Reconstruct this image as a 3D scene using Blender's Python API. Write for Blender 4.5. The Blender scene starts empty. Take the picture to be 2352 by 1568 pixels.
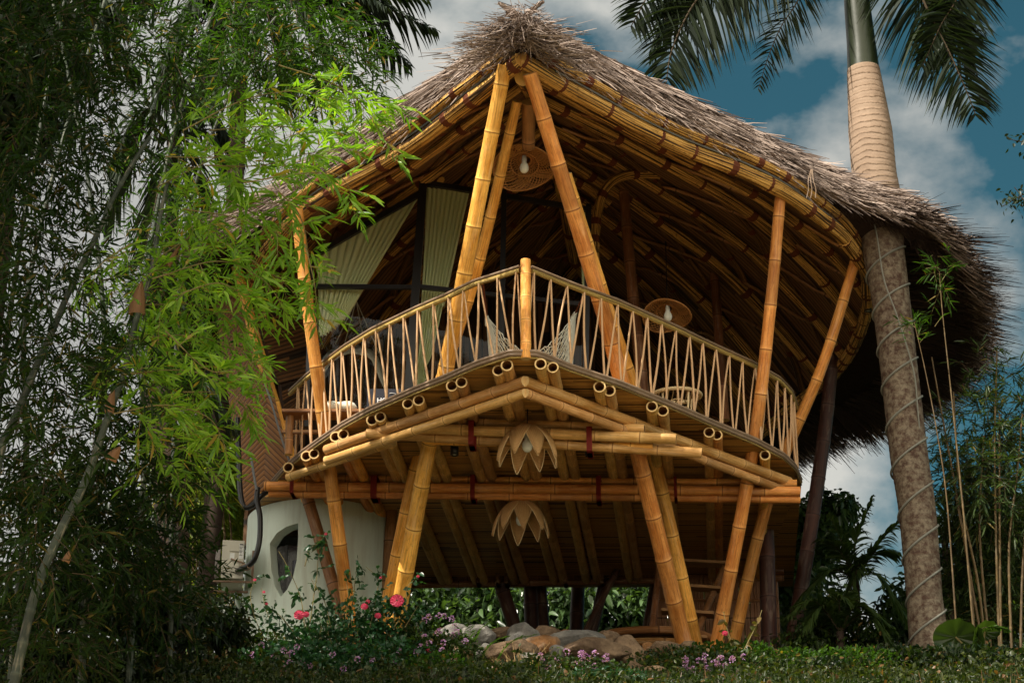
import bpy, bmesh, math, random
import numpy as np
from mathutils import Vector, Matrix, Euler
random.seed(7); RNG = np.random.default_rng(11)
scene = bpy.context.scene
COL = scene.collection

# ------------------------------------------------------------------ camera
PITCH = math.radians(22.9); FPX = 5000.0; WPX, HPX = 2352.0, 1568.0
cam_data = bpy.data.cameras.new("camera"); cam = bpy.data.objects.new("camera", cam_data)
COL.objects.link(cam); scene.camera = cam
cam_data.sensor_width = 36.0; cam_data.lens = 36.0 * FPX / WPX
cam_data.clip_start = 0.2; cam_data.clip_end = 2000
cam.location = (0, 0, 0); cam.rotation_euler = (math.radians(90) + PITCH, 0, 0)

# ------------------------------------------------------------------ light
SUNV = Vector((-0.50, -0.40, 0.80)).normalized()
sun_el = math.asin(SUNV.z); sun_az = math.atan2(SUNV.x, SUNV.y)
ld = bpy.data.lights.new("sun", 'SUN'); sun = bpy.data.objects.new("sun", ld); COL.objects.link(sun)
ld.energy = 5.0; ld.angle = math.radians(0.6); ld.color = (1.0, 0.93, 0.80)
sun.rotation_euler = SUNV.to_track_quat('Z', 'Y').to_euler(); sun.location = (-20, -10, 40)
world = bpy.data.worlds.new("World"); scene.world = world; world.use_nodes = True
SKYGAIN = 4.6
wt = world.node_tree; wt.nodes.clear()
def wn(t, **k):
    n = wt.nodes.new(t)
    for a, b in k.items(): setattr(n, a, b)
    return n
wo = wn('ShaderNodeOutputWorld'); wb = wn('ShaderNodeBackground'); sky = wn('ShaderNodeTexSky')
sky.sky_type = 'NISHITA'; sky.sun_disc = False; sky.sun_elevation = sun_el; sky.sun_rotation = sun_az
sky.air_density = 1.0; sky.dust_density = 0.6; sky.ozone_density = 2.5
wb.inputs['Strength'].default_value = 0.12
tc = wn('ShaderNodeTexCoord'); mp = wn('ShaderNodeMapping'); mp.inputs['Scale'].default_value = (1.0, 1.0, 1.6)
mp.inputs['Location'].default_value = (0.35, 0.0, 0.12)
nz = wn('ShaderNodeTexNoise'); nz.inputs['Scale'].default_value = 7.5; nz.inputs['Detail'].default_value = 7; nz.inputs['Roughness'].default_value = 0.52
nz2 = wn('ShaderNodeTexNoise'); nz2.inputs['Scale'].default_value = 3.2; nz2.inputs['Detail'].default_value = 3
sep = wn('ShaderNodeSeparateXYZ')
mx = wn('ShaderNodeMath', operation='MULTIPLY_ADD'); mx.inputs[1].default_value = -1.05; mx.inputs[2].default_value = 0.115   # more cloud to the west
ad = wn('ShaderNodeMath', operation='ADD')
cr = wn('ShaderNodeValToRGB'); cr.color_ramp.elements[0].position = 0.47; cr.color_ramp.elements[1].position = 0.62
tint = wn('ShaderNodeMixRGB', blend_type='MULTIPLY'); tint.inputs[0].default_value = 1.0; tint.inputs[2].default_value = (0.16, 0.335, 0.265, 1)
cc = wn('ShaderNodeMixRGB'); cc.inputs[1].default_value = (1.35, 1.38, 1.38, 1); cc.inputs[2].default_value = (4.3, 4.25, 3.9, 1)
mixc = wn('ShaderNodeMixRGB')
L = wt.links.new
L(tc.outputs['Generated'], mp.inputs['Vector']); L(mp.outputs[0], nz.inputs['Vector']); L(mp.outputs[0], nz2.inputs['Vector'])
L(tc.outputs['Generated'], sep.inputs[0]); L(sep.outputs[0], mx.inputs[0]); L(nz.outputs[0], ad.inputs[0]); L(mx.outputs[0], ad.inputs[1])
hz = wn('ShaderNodeMath', operation='MULTIPLY_ADD'); hz.inputs[1].default_value = -1.3; hz.inputs[2].default_value = 0.53   # cloudier towards the horizon
hm = wn('ShaderNodeMath', operation='MAXIMUM'); hm.inputs[1].default_value = 0.0; ad2 = wn('ShaderNodeMath', operation='ADD')
L(sep.outputs[2], hz.inputs[0]); L(hz.outputs[0], hm.inputs[0]); L(hm.outputs[0], ad2.inputs[0]); L(ad.outputs[0], ad2.inputs[1]); L(ad2.outputs[0], cr.inputs[0]); L(sky.outputs[0], tint.inputs[1]); L(nz2.outputs[0], cc.inputs[0])
L(cr.outputs[0], mixc.inputs[0]); L(tint.outputs[0], mixc.inputs[1]); L(cc.outputs[0], mixc.inputs[2])
ml = wn('ShaderNodeMath', operation='MULTIPLY_ADD', use_clamp=True); ml.inputs[1].default_value = -1.2; ml.inputs[2].default_value = 0.05   # sky brightened behind the viewer as added warm fill
gain = wn('ShaderNodeMath', operation='MULTIPLY_ADD'); gain.inputs[1].default_value = SKYGAIN; gain.inputs[2].default_value = 1.0
vs = wn('ShaderNodeVectorMath', operation='SCALE'); warm = wn('ShaderNodeMixRGB'); warm.inputs[2].default_value = (1.9, 1.7, 1.35, 1)
L(sep.outputs[1], ml.inputs[0]); L(ml.outputs[0], gain.inputs[0]); L(ml.outputs[0], warm.inputs[0]); L(mixc.outputs[0], warm.inputs[1]); L(warm.outputs[0], vs.inputs[0]); L(gain.outputs[0], vs.inputs['Scale'])
L(vs.outputs[0], wb.inputs[0]); L(wb.outputs[0], wo.inputs[0])
scene.view_settings.view_transform = 'Standard'; scene.view_settings.look = 'None'
scene.view_settings.exposure = 0.78; scene.view_settings.gamma = 1.0
scene.cycles.max_bounces = 6; scene.cycles.diffuse_bounces = 3; scene.cycles.glossy_bounces = 2
scene.cycles.transparent_max_bounces = 8; scene.cycles.transmission_bounces = 3
scene.cycles.use_denoising = True

# ------------------------------------------------------------------ pixel -> world
CP, SP = math.cos(PITCH), math.sin(PITCH)
def ray(px, py):
    u = (px - WPX/2)/FPX; v = (HPX/2 - py)/FPX; d = CP - v*SP
    return np.array([u/d, 1.0, (SP + v*CP)/d])
def P(px, py, y): return ray(px, py)*y
def Pz(px, py, z):
    r = ray(px, py); return r*(z/r[2])
def ppm(y, z=10): return FPX/(y*CP + z*SP)      # pixels per metre
AX = np.array([0.095, 1.0, 0]); AX /= np.linalg.norm(AX)   # axis of the house
RX = np.array([AX[1], -AX[0], 0])

# ------------------------------------------------------------------ mesh builder
class MB:
    def __init__(s): s.v=[]; s.q=[]; s.t=[]; s.uv=[]; s.n=0; s.qm=[]; s.tm=[]; s.smooth=True
    def add(s, v, q=None, t=None, uv=None, mi=0):
        v = np.asarray(v, float).reshape(-1,3)
        if uv is None: uv = np.zeros((len(v),2))
        s.v.append(v); s.uv.append(np.asarray(uv,float).reshape(-1,2))
        if q is not None and len(q):
            q = np.asarray(q,int).reshape(-1,4)+s.n; s.q.append(q); s.qm.append(np.full(len(q),mi) if np.isscalar(mi) else np.asarray(mi))
        if t is not None and len(t):
            t = np.asarray(t,int).reshape(-1,3)+s.n; s.t.append(t); s.tm.append(np.full(len(t), mi if np.isscalar(mi) else 0))
        s.n += len(v)
    def grid(s, A, uv=None, mi=0, flip=False):
        A = np.asarray(A,float); n,m = A.shape[:2]
        i,j = np.meshgrid(np.arange(n-1), np.arange(m-1), indexing='ij')
        a = (i*m+j).ravel(); q = np.stack([a,a+1,a+m+1,a+m],1)
        if flip: q = q[:,::-1]
        if uv is None:
            U,V = np.meshgrid(np.arange(n)/(n-1), np.arange(m)/(m-1), indexing='ij'); uv = np.stack([V,U],-1)
        s.add(A.reshape(-1,3), q=q, uv=np.asarray(uv).reshape(-1,2), mi=mi)
    def tube(s, pts, r, n=10, uvl=1.0, v0=0.0, caps=True, flat=None, up=None, mi=0, mis=None, capmi=None, flute=0):
        """swept tube; flat=(a,b) scales the section; uv = (turn, metres*uvl)"""
        pts = np.asarray(pts,float); k=len(pts); r=np.broadcast_to(np.asarray(r,float),(k,))
        T = np.gradient(pts,axis=0); T/= (np.linalg.norm(T,axis=1,keepdims=True)+1e-12)
        ref = np.array([0,0,1.0]) if up is None else np.asarray(up,float)
        if up is None and abs(T[0,2])>0.85: ref = np.array([0,1.0,0])
        a = ref - T[0]*np.dot(ref,T[0]); a/=np.linalg.norm(a)+1e-12; NN=[]
        for i in range(k):
            if up is not None: a = ref - T[i]*np.dot(ref,T[i])
            else: a = a - T[i]*np.dot(a,T[i])
            a = a/(np.linalg.norm(a)+1e-12); NN.append(a)
        NN=np.array(NN); BB=np.cross(T,NN)
        th=np.linspace(0,2*np.pi,n+1); fa,fb=(1,1) if flat is None else flat
        ring = np.cos(th)[None,:,None]*BB[:,None,:]*fa + np.sin(th)[None,:,None]*NN[:,None,:]*fb
        if flute:
            ring = ring*(1+.13*np.abs(np.sin(th*flute/2))-.06)[None,:,None]
        V = pts[:,None,:]+ring*r[:,None,None]
        d = np.concatenate([[0],np.cumsum(np.linalg.norm(np.diff(pts,axis=0),axis=1))])*uvl+v0
        uv = np.stack(np.broadcast_arrays(th[None,:]/(2*np.pi), d[:,None]),-1)
        m = mi if mis is None else np.repeat(np.asarray(mis),n)
        s.grid(V, uv, mi=m)
        if caps:
            cm = mi if capmi is None else capmi
            for e,fl in ((0,1),(k-1,0)):
                base=np.vstack([V[e,:n],pts[e][None]]); idx=np.arange(n)
                t=np.stack([idx,(idx+1)%n,np.full(n,n)],1)
                if fl==0: t=t
                else: t=t[:,::-1]
                s.add(base,t=t,uv=np.full((n+1,2),d[e]),mi=cm)
    def box(s, c, ax, ay, az, mi=0):
        c=np.asarray(c,float); ax=np.asarray(ax,float); ay=np.asarray(ay,float); az=np.asarray(az,float)
        o=[(-1,-1,-1),(1,-1,-1),(1,1,-1),(-1,1,-1),(-1,-1,1),(1,-1,1),(1,1,1),(-1,1,1)]
        F=[(0,3,2,1),(4,5,6,7),(0,1,5,4),(1,2,6,5),(2,3,7,6),(3,0,4,7)]
        for f in F:
            vv=[c+o[i][0]*ax+o[i][1]*ay+o[i][2]*az for i in f]
            l1=np.linalg.norm(vv[1]-vv[0]); l2=np.linalg.norm(vv[2]-vv[1])
            s.add(vv,q=[(0,1,2,3)],uv=[(0,0),(l1,0),(l1,l2),(0,l2)],mi=mi)
    def bar(s, p, q, w, h, up=(0,0,1), mi=0):
        p=np.asarray(p,float); q=np.asarray(q,float); d=q-p; l=np.linalg.norm(d); d/=l
        a=np.cross(d,up); a/=np.linalg.norm(a); b=np.cross(a,d)
        s.box((p+q)/2, d*l/2, a*w/2, b*h/2, mi)
    def mesh(s, name, mats, smooth=None):
        me = bpy.data.meshes.new(name)
        V=np.concatenate(s.v) if s.v else np.zeros((0,3)); UV=np.concatenate(s.uv) if s.uv else np.zeros((0,2))
        Q=np.concatenate(s.q) if s.q else np.zeros((0,4),int); T=np.concatenate(s.t) if s.t else np.zeros((0,3),int)
        me.vertices.add(len(V)); me.vertices.foreach_set('co',V.ravel())
        nl=4*len(Q)+3*len(T); me.loops.add(nl); lv=np.concatenate([Q.ravel(),T.ravel()]).astype(np.int32)
        me.loops.foreach_set('vertex_index',lv)
        me.polygons.add(len(Q)+len(T))
        ls=np.concatenate([np.arange(len(Q))*4, 4*len(Q)+np.arange(len(T))*3]).astype(np.int32)
        me.polygons.foreach_set('loop_start',ls)
        me.polygons.foreach_set('loop_total',np.concatenate([np.full(len(Q),4),np.full(len(T),3)]).astype(np.int32))
        mi=np.concatenate(([np.concatenate(s.qm)] if s.qm else [])+([np.concatenate(s.tm)] if s.tm else [])+[np.zeros(0)]).astype(np.int32)
        for m in (mats if isinstance(mats,(list,tuple)) else [mats]): me.materials.append(m)
        me.polygons.foreach_set('material_index',mi)
        me.polygons.foreach_set('use_smooth',np.full(len(Q)+len(T),s.smooth if smooth is None else smooth))
        u=me.uv_layers.new(name='UVMap'); u.data.foreach_set('uv',UV[lv].ravel())
        me.update(calc_edges=True); me.validate(); return me
    def build(s, name, mats, parent=None, smooth=None, label=None):
        o=bpy.data.objects.new(name, s.mesh(name,mats,smooth)); COL.objects.link(o)
        if parent is not None: setp(o,parent)
        if label: o['label']=label
        return o
def setp(o,p):
    o.parent=p; o.matrix_parent_inverse = wm(p).inverted()
def wm(p):
    m=p.matrix_basis.copy()
    if p.parent is not None: m = wm(p.parent)@p.matrix_parent_inverse@m
    return m
def empty(name, loc, label, cat, group=None):
    o=bpy.data.objects.new(name,None); COL.objects.link(o); o.location=tuple(loc); o.empty_display_size=.2
    o['label']=label; o['category']=cat
    if group: o['group']=group
    return o
def tag(o,label,cat,group=None,kind=None):
    o['label']=label; o['category']=cat
    if group: o['group']=group
    if kind: o['kind']=kind
    return o
def struct(o,label=None):
    o['kind']='structure'
    if label: o['label']=label
    return o
def cat_rom(pts, n):
    pts=np.asarray(pts,float); m=len(pts)
    if m==2: return pts[0]+(pts[1]-pts[0])*np.linspace(0,1,n)[:,None]
    d=np.concatenate([[0],np.cumsum(np.linalg.norm(np.diff(pts,axis=0),axis=1))]); d/=d[-1]
    e=np.vstack([2*pts[0]-pts[1],pts,2*pts[-1]-pts[-2]]); out=[]
    for s in np.linspace(0,1,n):
        i=min(max(np.searchsorted(d,s)-1,0),m-2); t=(s-d[i])/(d[i+1]-d[i]+1e-12)
        a,b,c,g=e[i],e[i+1],e[i+2],e[i+3]
        out.append(.5*((2*b)+(-a+c)*t+(2*a-5*b+4*c-g)*t*t+(-a+3*b-3*c+g)*t**3))
    return np.array(out)
def unit(v): v=np.asarray(v,float); return v/(np.linalg.norm(v)+1e-12)

# ------------------------------------------------------------------ materials
MATS={}
class NB:
    def __init__(s,name):
        s.m=bpy.data.materials.new(name); s.m.use_nodes=True; s.t=s.m.node_tree; s.t.nodes.clear(); MATS[name]=s.m
        s.out=s.n('ShaderNodeOutputMaterial')
    def n(s,t,ins=None,**k):
        x=s.t.nodes.new(t)
        for a,b in k.items(): setattr(x,a,b)
        for a,b in (ins or {}).items():
            if hasattr(b,'is_output') or isinstance(b,bpy.types.NodeSocket): s.t.links.new(b,x.inputs[a])
            else: x.inputs[a].default_value=b
        return x
    def math(s,op,a,b=0.0,c=None,clamp=False):
        x=s.n('ShaderNodeMath',{0:a,1:b},operation=op,use_clamp=clamp)
        if c is not None:
            if isinstance(c,bpy.types.NodeSocket): s.t.links.new(c,x.inputs[2])
            else: x.inputs[2].default_value=c
        return x.outputs[0]
    def mix(s,f,a,b,mode='MIX'):
        return s.n('ShaderNodeMixRGB',{0:f,1:a,2:b},blend_type=mode).outputs[0]
    def ramp(s,f,stops):
        x=s.n('ShaderNodeValToRGB',{0:f}); r=x.color_ramp
        while len(r.elements)<len(stops): r.elements.new(.5)
        for e,(p,c) in zip(r.elements,stops): e.position=p; e.color=c if len(c)==4 else (*c,1)
        return x.outputs[0]
    def noise(s,vec,scale,detail=3,rough=.5):
        return s.n('ShaderNodeTexNoise',{'Vector':vec,'Scale':scale,'Detail':detail,'Roughness':rough}).outputs[0]
    def mapv(s,vec,sc=(1,1,1),loc=(0,0,0)):
        return s.n('ShaderNodeMapping',{'Vector':vec,'Scale':sc,'Location':loc}).outputs[0]
    def tc(s,k='Object'): return s.n('ShaderNodeTexCoord').outputs[k]
    def rnd(s): return s.n('ShaderNodeObjectInfo').outputs['Random']
    def isl(s): return s.n('ShaderNodeNewGeometry').outputs['Random Per Island']
    def sep(s,v): return s.n('ShaderNodeSeparateXYZ',{0:v}).outputs
    def comb(s,x,y,z): return s.n('ShaderNodeCombineXYZ',{0:x,1:y,2:z}).outputs[0]
    def bump(s,h,st=.3,d=.02): return s.n('ShaderNodeBump',{'Height':h,'Strength':st,'Distance':d}).outputs[0]
    def pbr(s,col,rough=.5,spec=.4,bump=None,**k):
        ins={'Base Color':col,'Roughness':rough,'Specular IOR Level':spec}
        if bump is not None: ins['Normal']=bump
        ins.update(k)
        p=s.n('ShaderNodeBsdfPrincipled',ins); s.t.links.new(p.outputs[0],s.out.inputs[0]); return p
def C(*c): return (*c,1.0)
def simple(name,col,rough=.6,spec=.3,var=.25,scale=6,**k):
    b=NB(name); n=b.noise(b.tc(),scale,5,.6)
    c=b.mix(n,C(*[x*(1-var) for x in col]),C(*[min(1,x*(1+var)) for x in col]))
    b.pbr(c,rough,spec,b.bump(n,.15),**k); return b.m
def bamboo_mat(name,c1,c2,dark,rough=.38,greenish=None):
    b=NB(name); uv=b.tc('UV'); o=b.sep(uv); u,v=o[0],o[1]; rn=b.rnd()
    un=b.math('MULTIPLY',b.math('ABSOLUTE',b.math('SUBTRACT',b.math('FRACT',b.math('ADD',u,rn)),.5)),2.0)
    vv=b.math('ADD',v,b.math('MULTIPLY',rn,37.0))
    big=b.noise(b.comb(b.math('MULTIPLY',un,2.0),b.math('MULTIPLY',vv,1.1),rn),1.6,4,.6)
    fine=b.noise(b.comb(b.math('MULTIPLY',un,9.0),b.math('MULTIPLY',vv,.7),rn),2.0,5,.65)
    blot=b.noise(b.comb(b.math('MULTIPLY',un,5.0),b.math('MULTIPLY',vv,3.0),rn),3.0,5,.7)
    col=b.mix(b.ramp(big,[(.3,(0,0,0)),(.7,(1,1,1))]),C(*c1),C(*c2))
    col=b.mix(b.math('MULTIPLY',b.ramp(fine,[(.44,(0,0,0)),(.66,(1,1,1))]),.65),col,C(*[x*.45 for x in c1]))
    col=b.mix(b.math('MULTIPLY',b.ramp(blot,[(.55,(0,0,0)),(.70,(1,1,1))]),.65),col,C(*dark))
    gr=b.noise(b.comb(b.math('MULTIPLY',un,1.6),b.math('MULTIPLY',vv,.55),b.math('MULTIPLY',rn,3.0)),2.4,5,.62)
    col=b.mix(b.math('MULTIPLY',b.ramp(gr,[(.54,(0,0,0)),(.72,(1,1,1))]),.6),col,C(*[min(.8,(x*.5+.28)*k) for x,k in zip(c2,(1.0,.86,.62))]))
    f=b.math('FRACT',v); d=b.math('ABSOLUTE',b.math('SUBTRACT',f,.5))     # .5 at a node
    col=b.mix(b.math('MULTIPLY',b.ramp(d,[(.40,(0,0,0)),(.485,(1,1,1))]),.35),col,C(*[min(1,x*1.25+.04) for x in c2]))
    col=b.mix(b.math('MULTIPLY',b.math('GREATER_THAN',d,.485),.8),col,C(*dark))
    seg=b.n('ShaderNodeTexWhiteNoise',{'Vector':b.comb(b.math('FLOOR',v),rn,0.0)}).outputs[0]
    col=b.n('ShaderNodeHueSaturation',{'Color':col,'Value':b.math('MULTIPLY_ADD',b.math('ADD',seg,rn),.42,.60),'Hue':b.math('MULTIPLY_ADD',rn,.022,.483)}).outputs[0]
    b.pbr(col,b.math('MULTIPLY_ADD',big,.3,rough),.35,b.bump(b.math('ADD',b.math('MULTIPLY',fine,.5),b.math('MULTIPLY',blot,.3)),.25,.01)); return b.m
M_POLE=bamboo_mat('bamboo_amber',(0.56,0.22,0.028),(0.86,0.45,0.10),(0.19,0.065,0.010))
M_BEAM=bamboo_mat('bamboo_straw',(0.50,0.26,0.055),(0.70,0.45,0.16),(0.22,0.10,0.02))
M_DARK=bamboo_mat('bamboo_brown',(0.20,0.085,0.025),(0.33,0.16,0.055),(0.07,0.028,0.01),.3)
M_CULM=bamboo_mat('culm_green',(0.024,0.034,0.020),(0.050,0.062,0.042),(0.05,0.06,0.035),.5)
M_CULMY=bamboo_mat('culm_yellow',(0.055,0.035,0.010),(0.11,0.07,0.02),(0.12,0.08,0.02),.5)  # golden culm colour lowered, dim shade put into it
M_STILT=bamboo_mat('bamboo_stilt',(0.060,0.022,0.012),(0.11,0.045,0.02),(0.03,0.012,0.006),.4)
M_CUT=simple('bamboo_cut_end',(0.62,0.43,0.20),.8,.1)
M_HOLLOW=simple('bamboo_hollow',(0.20,0.09,0.03),.9,.05)
def bundle_mat(name,c1,c2,dk):
    b=NB(name); o=b.sep(b.tc('UV')); u,v=o[0],o[1]; rn=b.rnd()
    un=b.math('MULTIPLY',u,3.4)
    st=b.noise(b.comb(b.math('MULTIPLY',un,3.0),b.math('MULTIPLY',v,.22),b.math('MULTIPLY',rn,9.0)),3.4,3,.6)
    sp=b.noise(b.comb(b.math('MULTIPLY',un,1.2),b.math('MULTIPLY',v,3.0),b.math('MULTIPLY',rn,5.0)),4.0,4,.7)
    col=b.mix(b.ramp(st,[(.42,(0,0,0)),(.66,(1,1,1))]),C(*c1),C(*c2))
    col=b.mix(b.ramp(st,[(.42,(1,1,1)),(.51,(0,0,0))]),col,C(*dk))
    col=b.mix(b.math('MULTIPLY',b.ramp(sp,[(.55,(0,0,0)),(.68,(1,1,1))]),.7),col,C(*dk))
    b.pbr(col,.6,.3,b.bump(st,.9,.02)); return b.m
M_BUND=bundle_mat('split_bamboo_bundle',(0.33,0.14,0.024),(0.80,0.48,0.135),(0.022,0.009,0.003))
M_BUND2=bundle_mat('dark_bamboo_bundle',(0.10,0.04,0.010),(0.30,0.155,0.045),(0.015,0.006,0.003))
M_LASH=simple('lashing_strap',(0.12,0.034,0.015),.7,.2,.3,30)
M_REDSTRAP=simple('red_strap',(0.25,0.022,0.012),.55,.3,.2,30)
def slat_mat(name,ca,cb,dk,freq,vec,across,along,rough=.5,ibump=.8):
    """reeds or slats laid side by side"""
    b=NB(name); o=b.sep(b.tc(vec)); a=o[across]; l=o[along]
    cell=b.math('FLOOR',b.math('MULTIPLY',a,freq)); fr=b.math('FRACT',b.math('MULTIPLY',a,freq))
    w=b.n('ShaderNodeTexWhiteNoise',{'Vector':b.comb(cell,b.math('FLOOR',b.math('ADD',b.math('MULTIPLY',l,.45),b.math('MULTIPLY',cell,.37))),0.0)}).outputs[0]
    nn=b.noise(b.comb(b.math('MULTIPLY',a,freq*1.5),b.math('MULTIPLY',l,1.3),0.0),1.0,4,.6)
    col=b.mix(b.math('MULTIPLY_ADD',nn,.7,b.math('MULTIPLY',w,.5)),C(*ca),C(*cb))
    edge=b.math('MULTIPLY',b.math('ABSOLUTE',b.math('SUBTRACT',fr,.5)),2.0)
    col=b.mix(b.ramp(edge,[(.62,(0,0,0)),(.9,(1,1,1))]),col,C(*dk))
    col=b.mix(b.ramp(w,[(.0,(1,1,1)),(.22,(0,0,0))]),col,C(*dk))
    b.pbr(col,rough,.4,b.bump(b.math('SUBTRACT',1.0,edge),ibump,.015)); return b.m
M_REED=slat_mat('deck_reeds',(0.24,0.09,0.02),(0.80,0.44,0.11),(0.018,0.007,0.004),22.0,'Object',1,0,.38)
M_MAT=slat_mat('roof_mat',(0.09,0.038,0.014),(0.27,0.135,0.05),(0.02,0.009,0.005),1.0,'UV',0,1,.8)
def thatch_mat(name,c1,c2):
    b=NB(name); i=b.isl(); n=b.noise(b.tc(),1.3,3,.6)
    col=b.mix(i,C(*c1),C(*c2)); col=b.mix(b.math('MULTIPLY',b.ramp(n,[(.35,(0,0,0)),(.7,(1,1,1))]),.45),col,C(*[x*.5 for x in c1]))
    b.pbr(col,.75,.25); return b.m
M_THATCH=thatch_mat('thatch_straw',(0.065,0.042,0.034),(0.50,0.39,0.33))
M_THSHADE=thatch_mat('thatch_shade',(0.035,0.022,0.018),(0.085,0.055,0.045))  # straw colour darkened to stand in for shade under the thatch
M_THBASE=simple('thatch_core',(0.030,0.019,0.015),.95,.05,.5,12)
M_BALU=simple('reed_baluster',(0.50,0.31,0.165),.55,.3,.3,4)
M_STRIP=simple('weathered_strip',(0.22,0.15,0.10),.45,.4,.6,5)
M_STRIPY=bundle_mat('strip_yellow',(0.42,0.27,0.06),(0.58,0.42,0.13),(0.12,0.07,0.02))
M_METAL=simple('black_metal',(0.012,0.012,0.014),.35,.5,.1)
M_PVC=simple('black_hose',(0.012,0.012,0.013),.3,.5,.1)
M_GREY=simple('grey_conduit',(0.16,0.17,0.18),.45,.4,.15)
def plaster():
    b=NB('white_plaster'); tcv=b.tc(); n=b.noise(tcv,2.0,5,.6); n2=b.noise(b.mapv(tcv,(4,4,.35)),2,5,.65)
    col=b.mix(n,C(.60,.69,.61),C(.70,.77,.69)); col=b.mix(b.math('MULTIPLY',b.ramp(n2,[(.48,(0,0,0)),(.7,(1,1,1))]),.45),col,C(.42,.42,.34))
    b.pbr(col,.8,.2,b.bump(b.noise(tcv,30,4,.6),.12,.01)); return b.m
M_PLASTER=plaster()
def curtain_mat():
    b=NB('green_curtain'); n=b.noise(b.tc('UV'),60,2,.5); col=b.mix(n,C(.72,.80,.46),C(.82,.87,.58))
    d=b.n('ShaderNodeBsdfDiffuse',{'Color':col}); t=b.n('ShaderNodeBsdfTranslucent',{'Color':col})
    m=b.n('ShaderNodeMixShader',{0:.3,1:d.outputs[0],2:t.outputs[0]}); b.t.links.new(m.outputs[0],b.out.inputs[0]); return b.m
M_CURT=curtain_mat()
def glass_mat():
    b=NB('window_glass'); t=b.n('ShaderNodeBsdfTransparent',{'Color':C(.97,.98,.97)}); g=b.n('ShaderNodeBsdfGlossy',{'Roughness':.03,'Color':C(.8,.9,1)})
    f=b.n('ShaderNodeFresnel',{'IOR':1.35}).outputs[0]
    m=b.n('ShaderNodeMixShader',{0:b.math('MULTIPLY',f,.7),1:t.outputs[0],2:g.outputs[0]}); b.t.links.new(m.outputs[0],b.out.inputs[0]); return b.m
M_GLASS=glass_mat()
M_WHITE=simple('white_cotton',(0.78,0.78,0.68),.85,.1,.15,30)
M_BULB=simple('bulb_glass',(0.78,0.80,0.72),.25,.5,.03)
M_SOCK=simple('socket_white',(0.55,0.55,0.5),.4,.4,.1)
M_RATTAN=simple('rattan',(0.42,0.19,0.055),.5,.35,.35,12)
M_RATTANP=simple('rattan_pale',(0.78,0.60,0.34),.45,.4,.2,12)
def petal_mat():
    b=NB('woven_petal'); o=b.sep(b.tc('UV')); u,v=o[0],o[1]
    w1=b.math('SINE',b.math('MULTIPLY',v,260.0)); w2=b.math('SINE',b.math('MULTIPLY',u,60.0))
    w=b.math('MULTIPLY_ADD',w1,.3,b.math('MULTIPLY_ADD',w2,.2,.5)); n=b.noise(b.tc('UV'),9,4,.6)
    col=b.mix(b.math('ADD',b.math('MULTIPLY',w,.6),b.math('MULTIPLY',n,.4)),C(.42,.20,.06),C(.78,.50,.22))
    d=b.n('ShaderNodeBsdfPrincipled',{'Base Color':col,'Roughness':.6,'Normal':b.bump(w,.4,.01)}); t=b.n('ShaderNodeBsdfTranslucent',{'Color':col})
    m=b.n('ShaderNodeMixShader',{0:.25,1:d.outputs[0],2:t.outputs[0]}); b.t.links.new(m.outputs[0],b.out.inputs[0]); return b.m
M_PETAL=petal_mat()
def leaf_mat(name,c1,c2,trans=.45,rough=.42,yel=None,spec=.4):
    b=NB(name); i=b.isl(); col=b.mix(i,C(*c1),C(*c2))
    if yel: col=b.mix(b.math('GREATER_THAN',i,.955),col,C(*yel))
    d=b.n('ShaderNodeBsdfPrincipled',{'Base Color':col,'Roughness':rough,'Specular IOR Level':spec})
    tcol=b.mix(1.0,col,C(1.5,1.6,.5),'MULTIPLY'); t=b.n('ShaderNodeBsdfTranslucent',{'Color':tcol})
    m=b.n('ShaderNodeMixShader',{0:trans,1:d.outputs[0],2:t.outputs[0]}); b.t.links.new(m.outputs[0],b.out.inputs[0]); return b.m
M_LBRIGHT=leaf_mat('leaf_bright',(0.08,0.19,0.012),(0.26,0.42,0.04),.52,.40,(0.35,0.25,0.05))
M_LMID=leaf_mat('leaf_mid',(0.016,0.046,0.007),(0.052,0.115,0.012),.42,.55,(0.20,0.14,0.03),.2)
M_LSHADE=leaf_mat('leaf_shade',(0.007,0.019,0.004),(0.020,0.044,0.006),.4,.6,(0.10,0.08,0.02),.15)  # shade of the far left put into the leaf colour
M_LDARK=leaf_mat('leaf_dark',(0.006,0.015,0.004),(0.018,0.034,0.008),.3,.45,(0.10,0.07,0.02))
M_LPALM=leaf_mat('leaf_palm',(0.010,0.018,0.010),(0.026,0.038,0.018),.25,.6,None,.2)
M_LGOLD=leaf_mat('leaf_gold',(0.10,0.15,0.018),(0.26,0.30,0.04),.5,.45)
M_LROSE=leaf_mat('leaf_rose',(0.014,0.05,0.022),(0.03,0.085,0.03),.3,.35)
M_LGRD=leaf_mat('leaf_ground',(0.010,0.024,0.005),(0.040,0.072,0.010),.35,.45,(0.16,0.10,0.03))
M_LHEDGE=leaf_mat('leaf_hedge',(0.010,0.026,0.008),(0.10,0.17,0.06),.35,.28,None,.7)
M_SHEATH=leaf_mat('dry_sheath',(0.16,0.075,0.032),(0.24,0.12,0.05),.3,.6)
M_TWIG=simple('twig',(0.16,0.13,0.05),.7,.2)
M_TWIGD=simple('twig_dark',(0.05,0.035,0.02),.8,.2)
M_PINK=leaf_mat('rose_petal',(0.50,0.02,0.08),(0.65,0.06,0.14),.3,.5)
M_LILAC=leaf_mat('lantana_petal',(0.34,0.12,0.42),(0.66,0.45,0.70),.3,.5)
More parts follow.
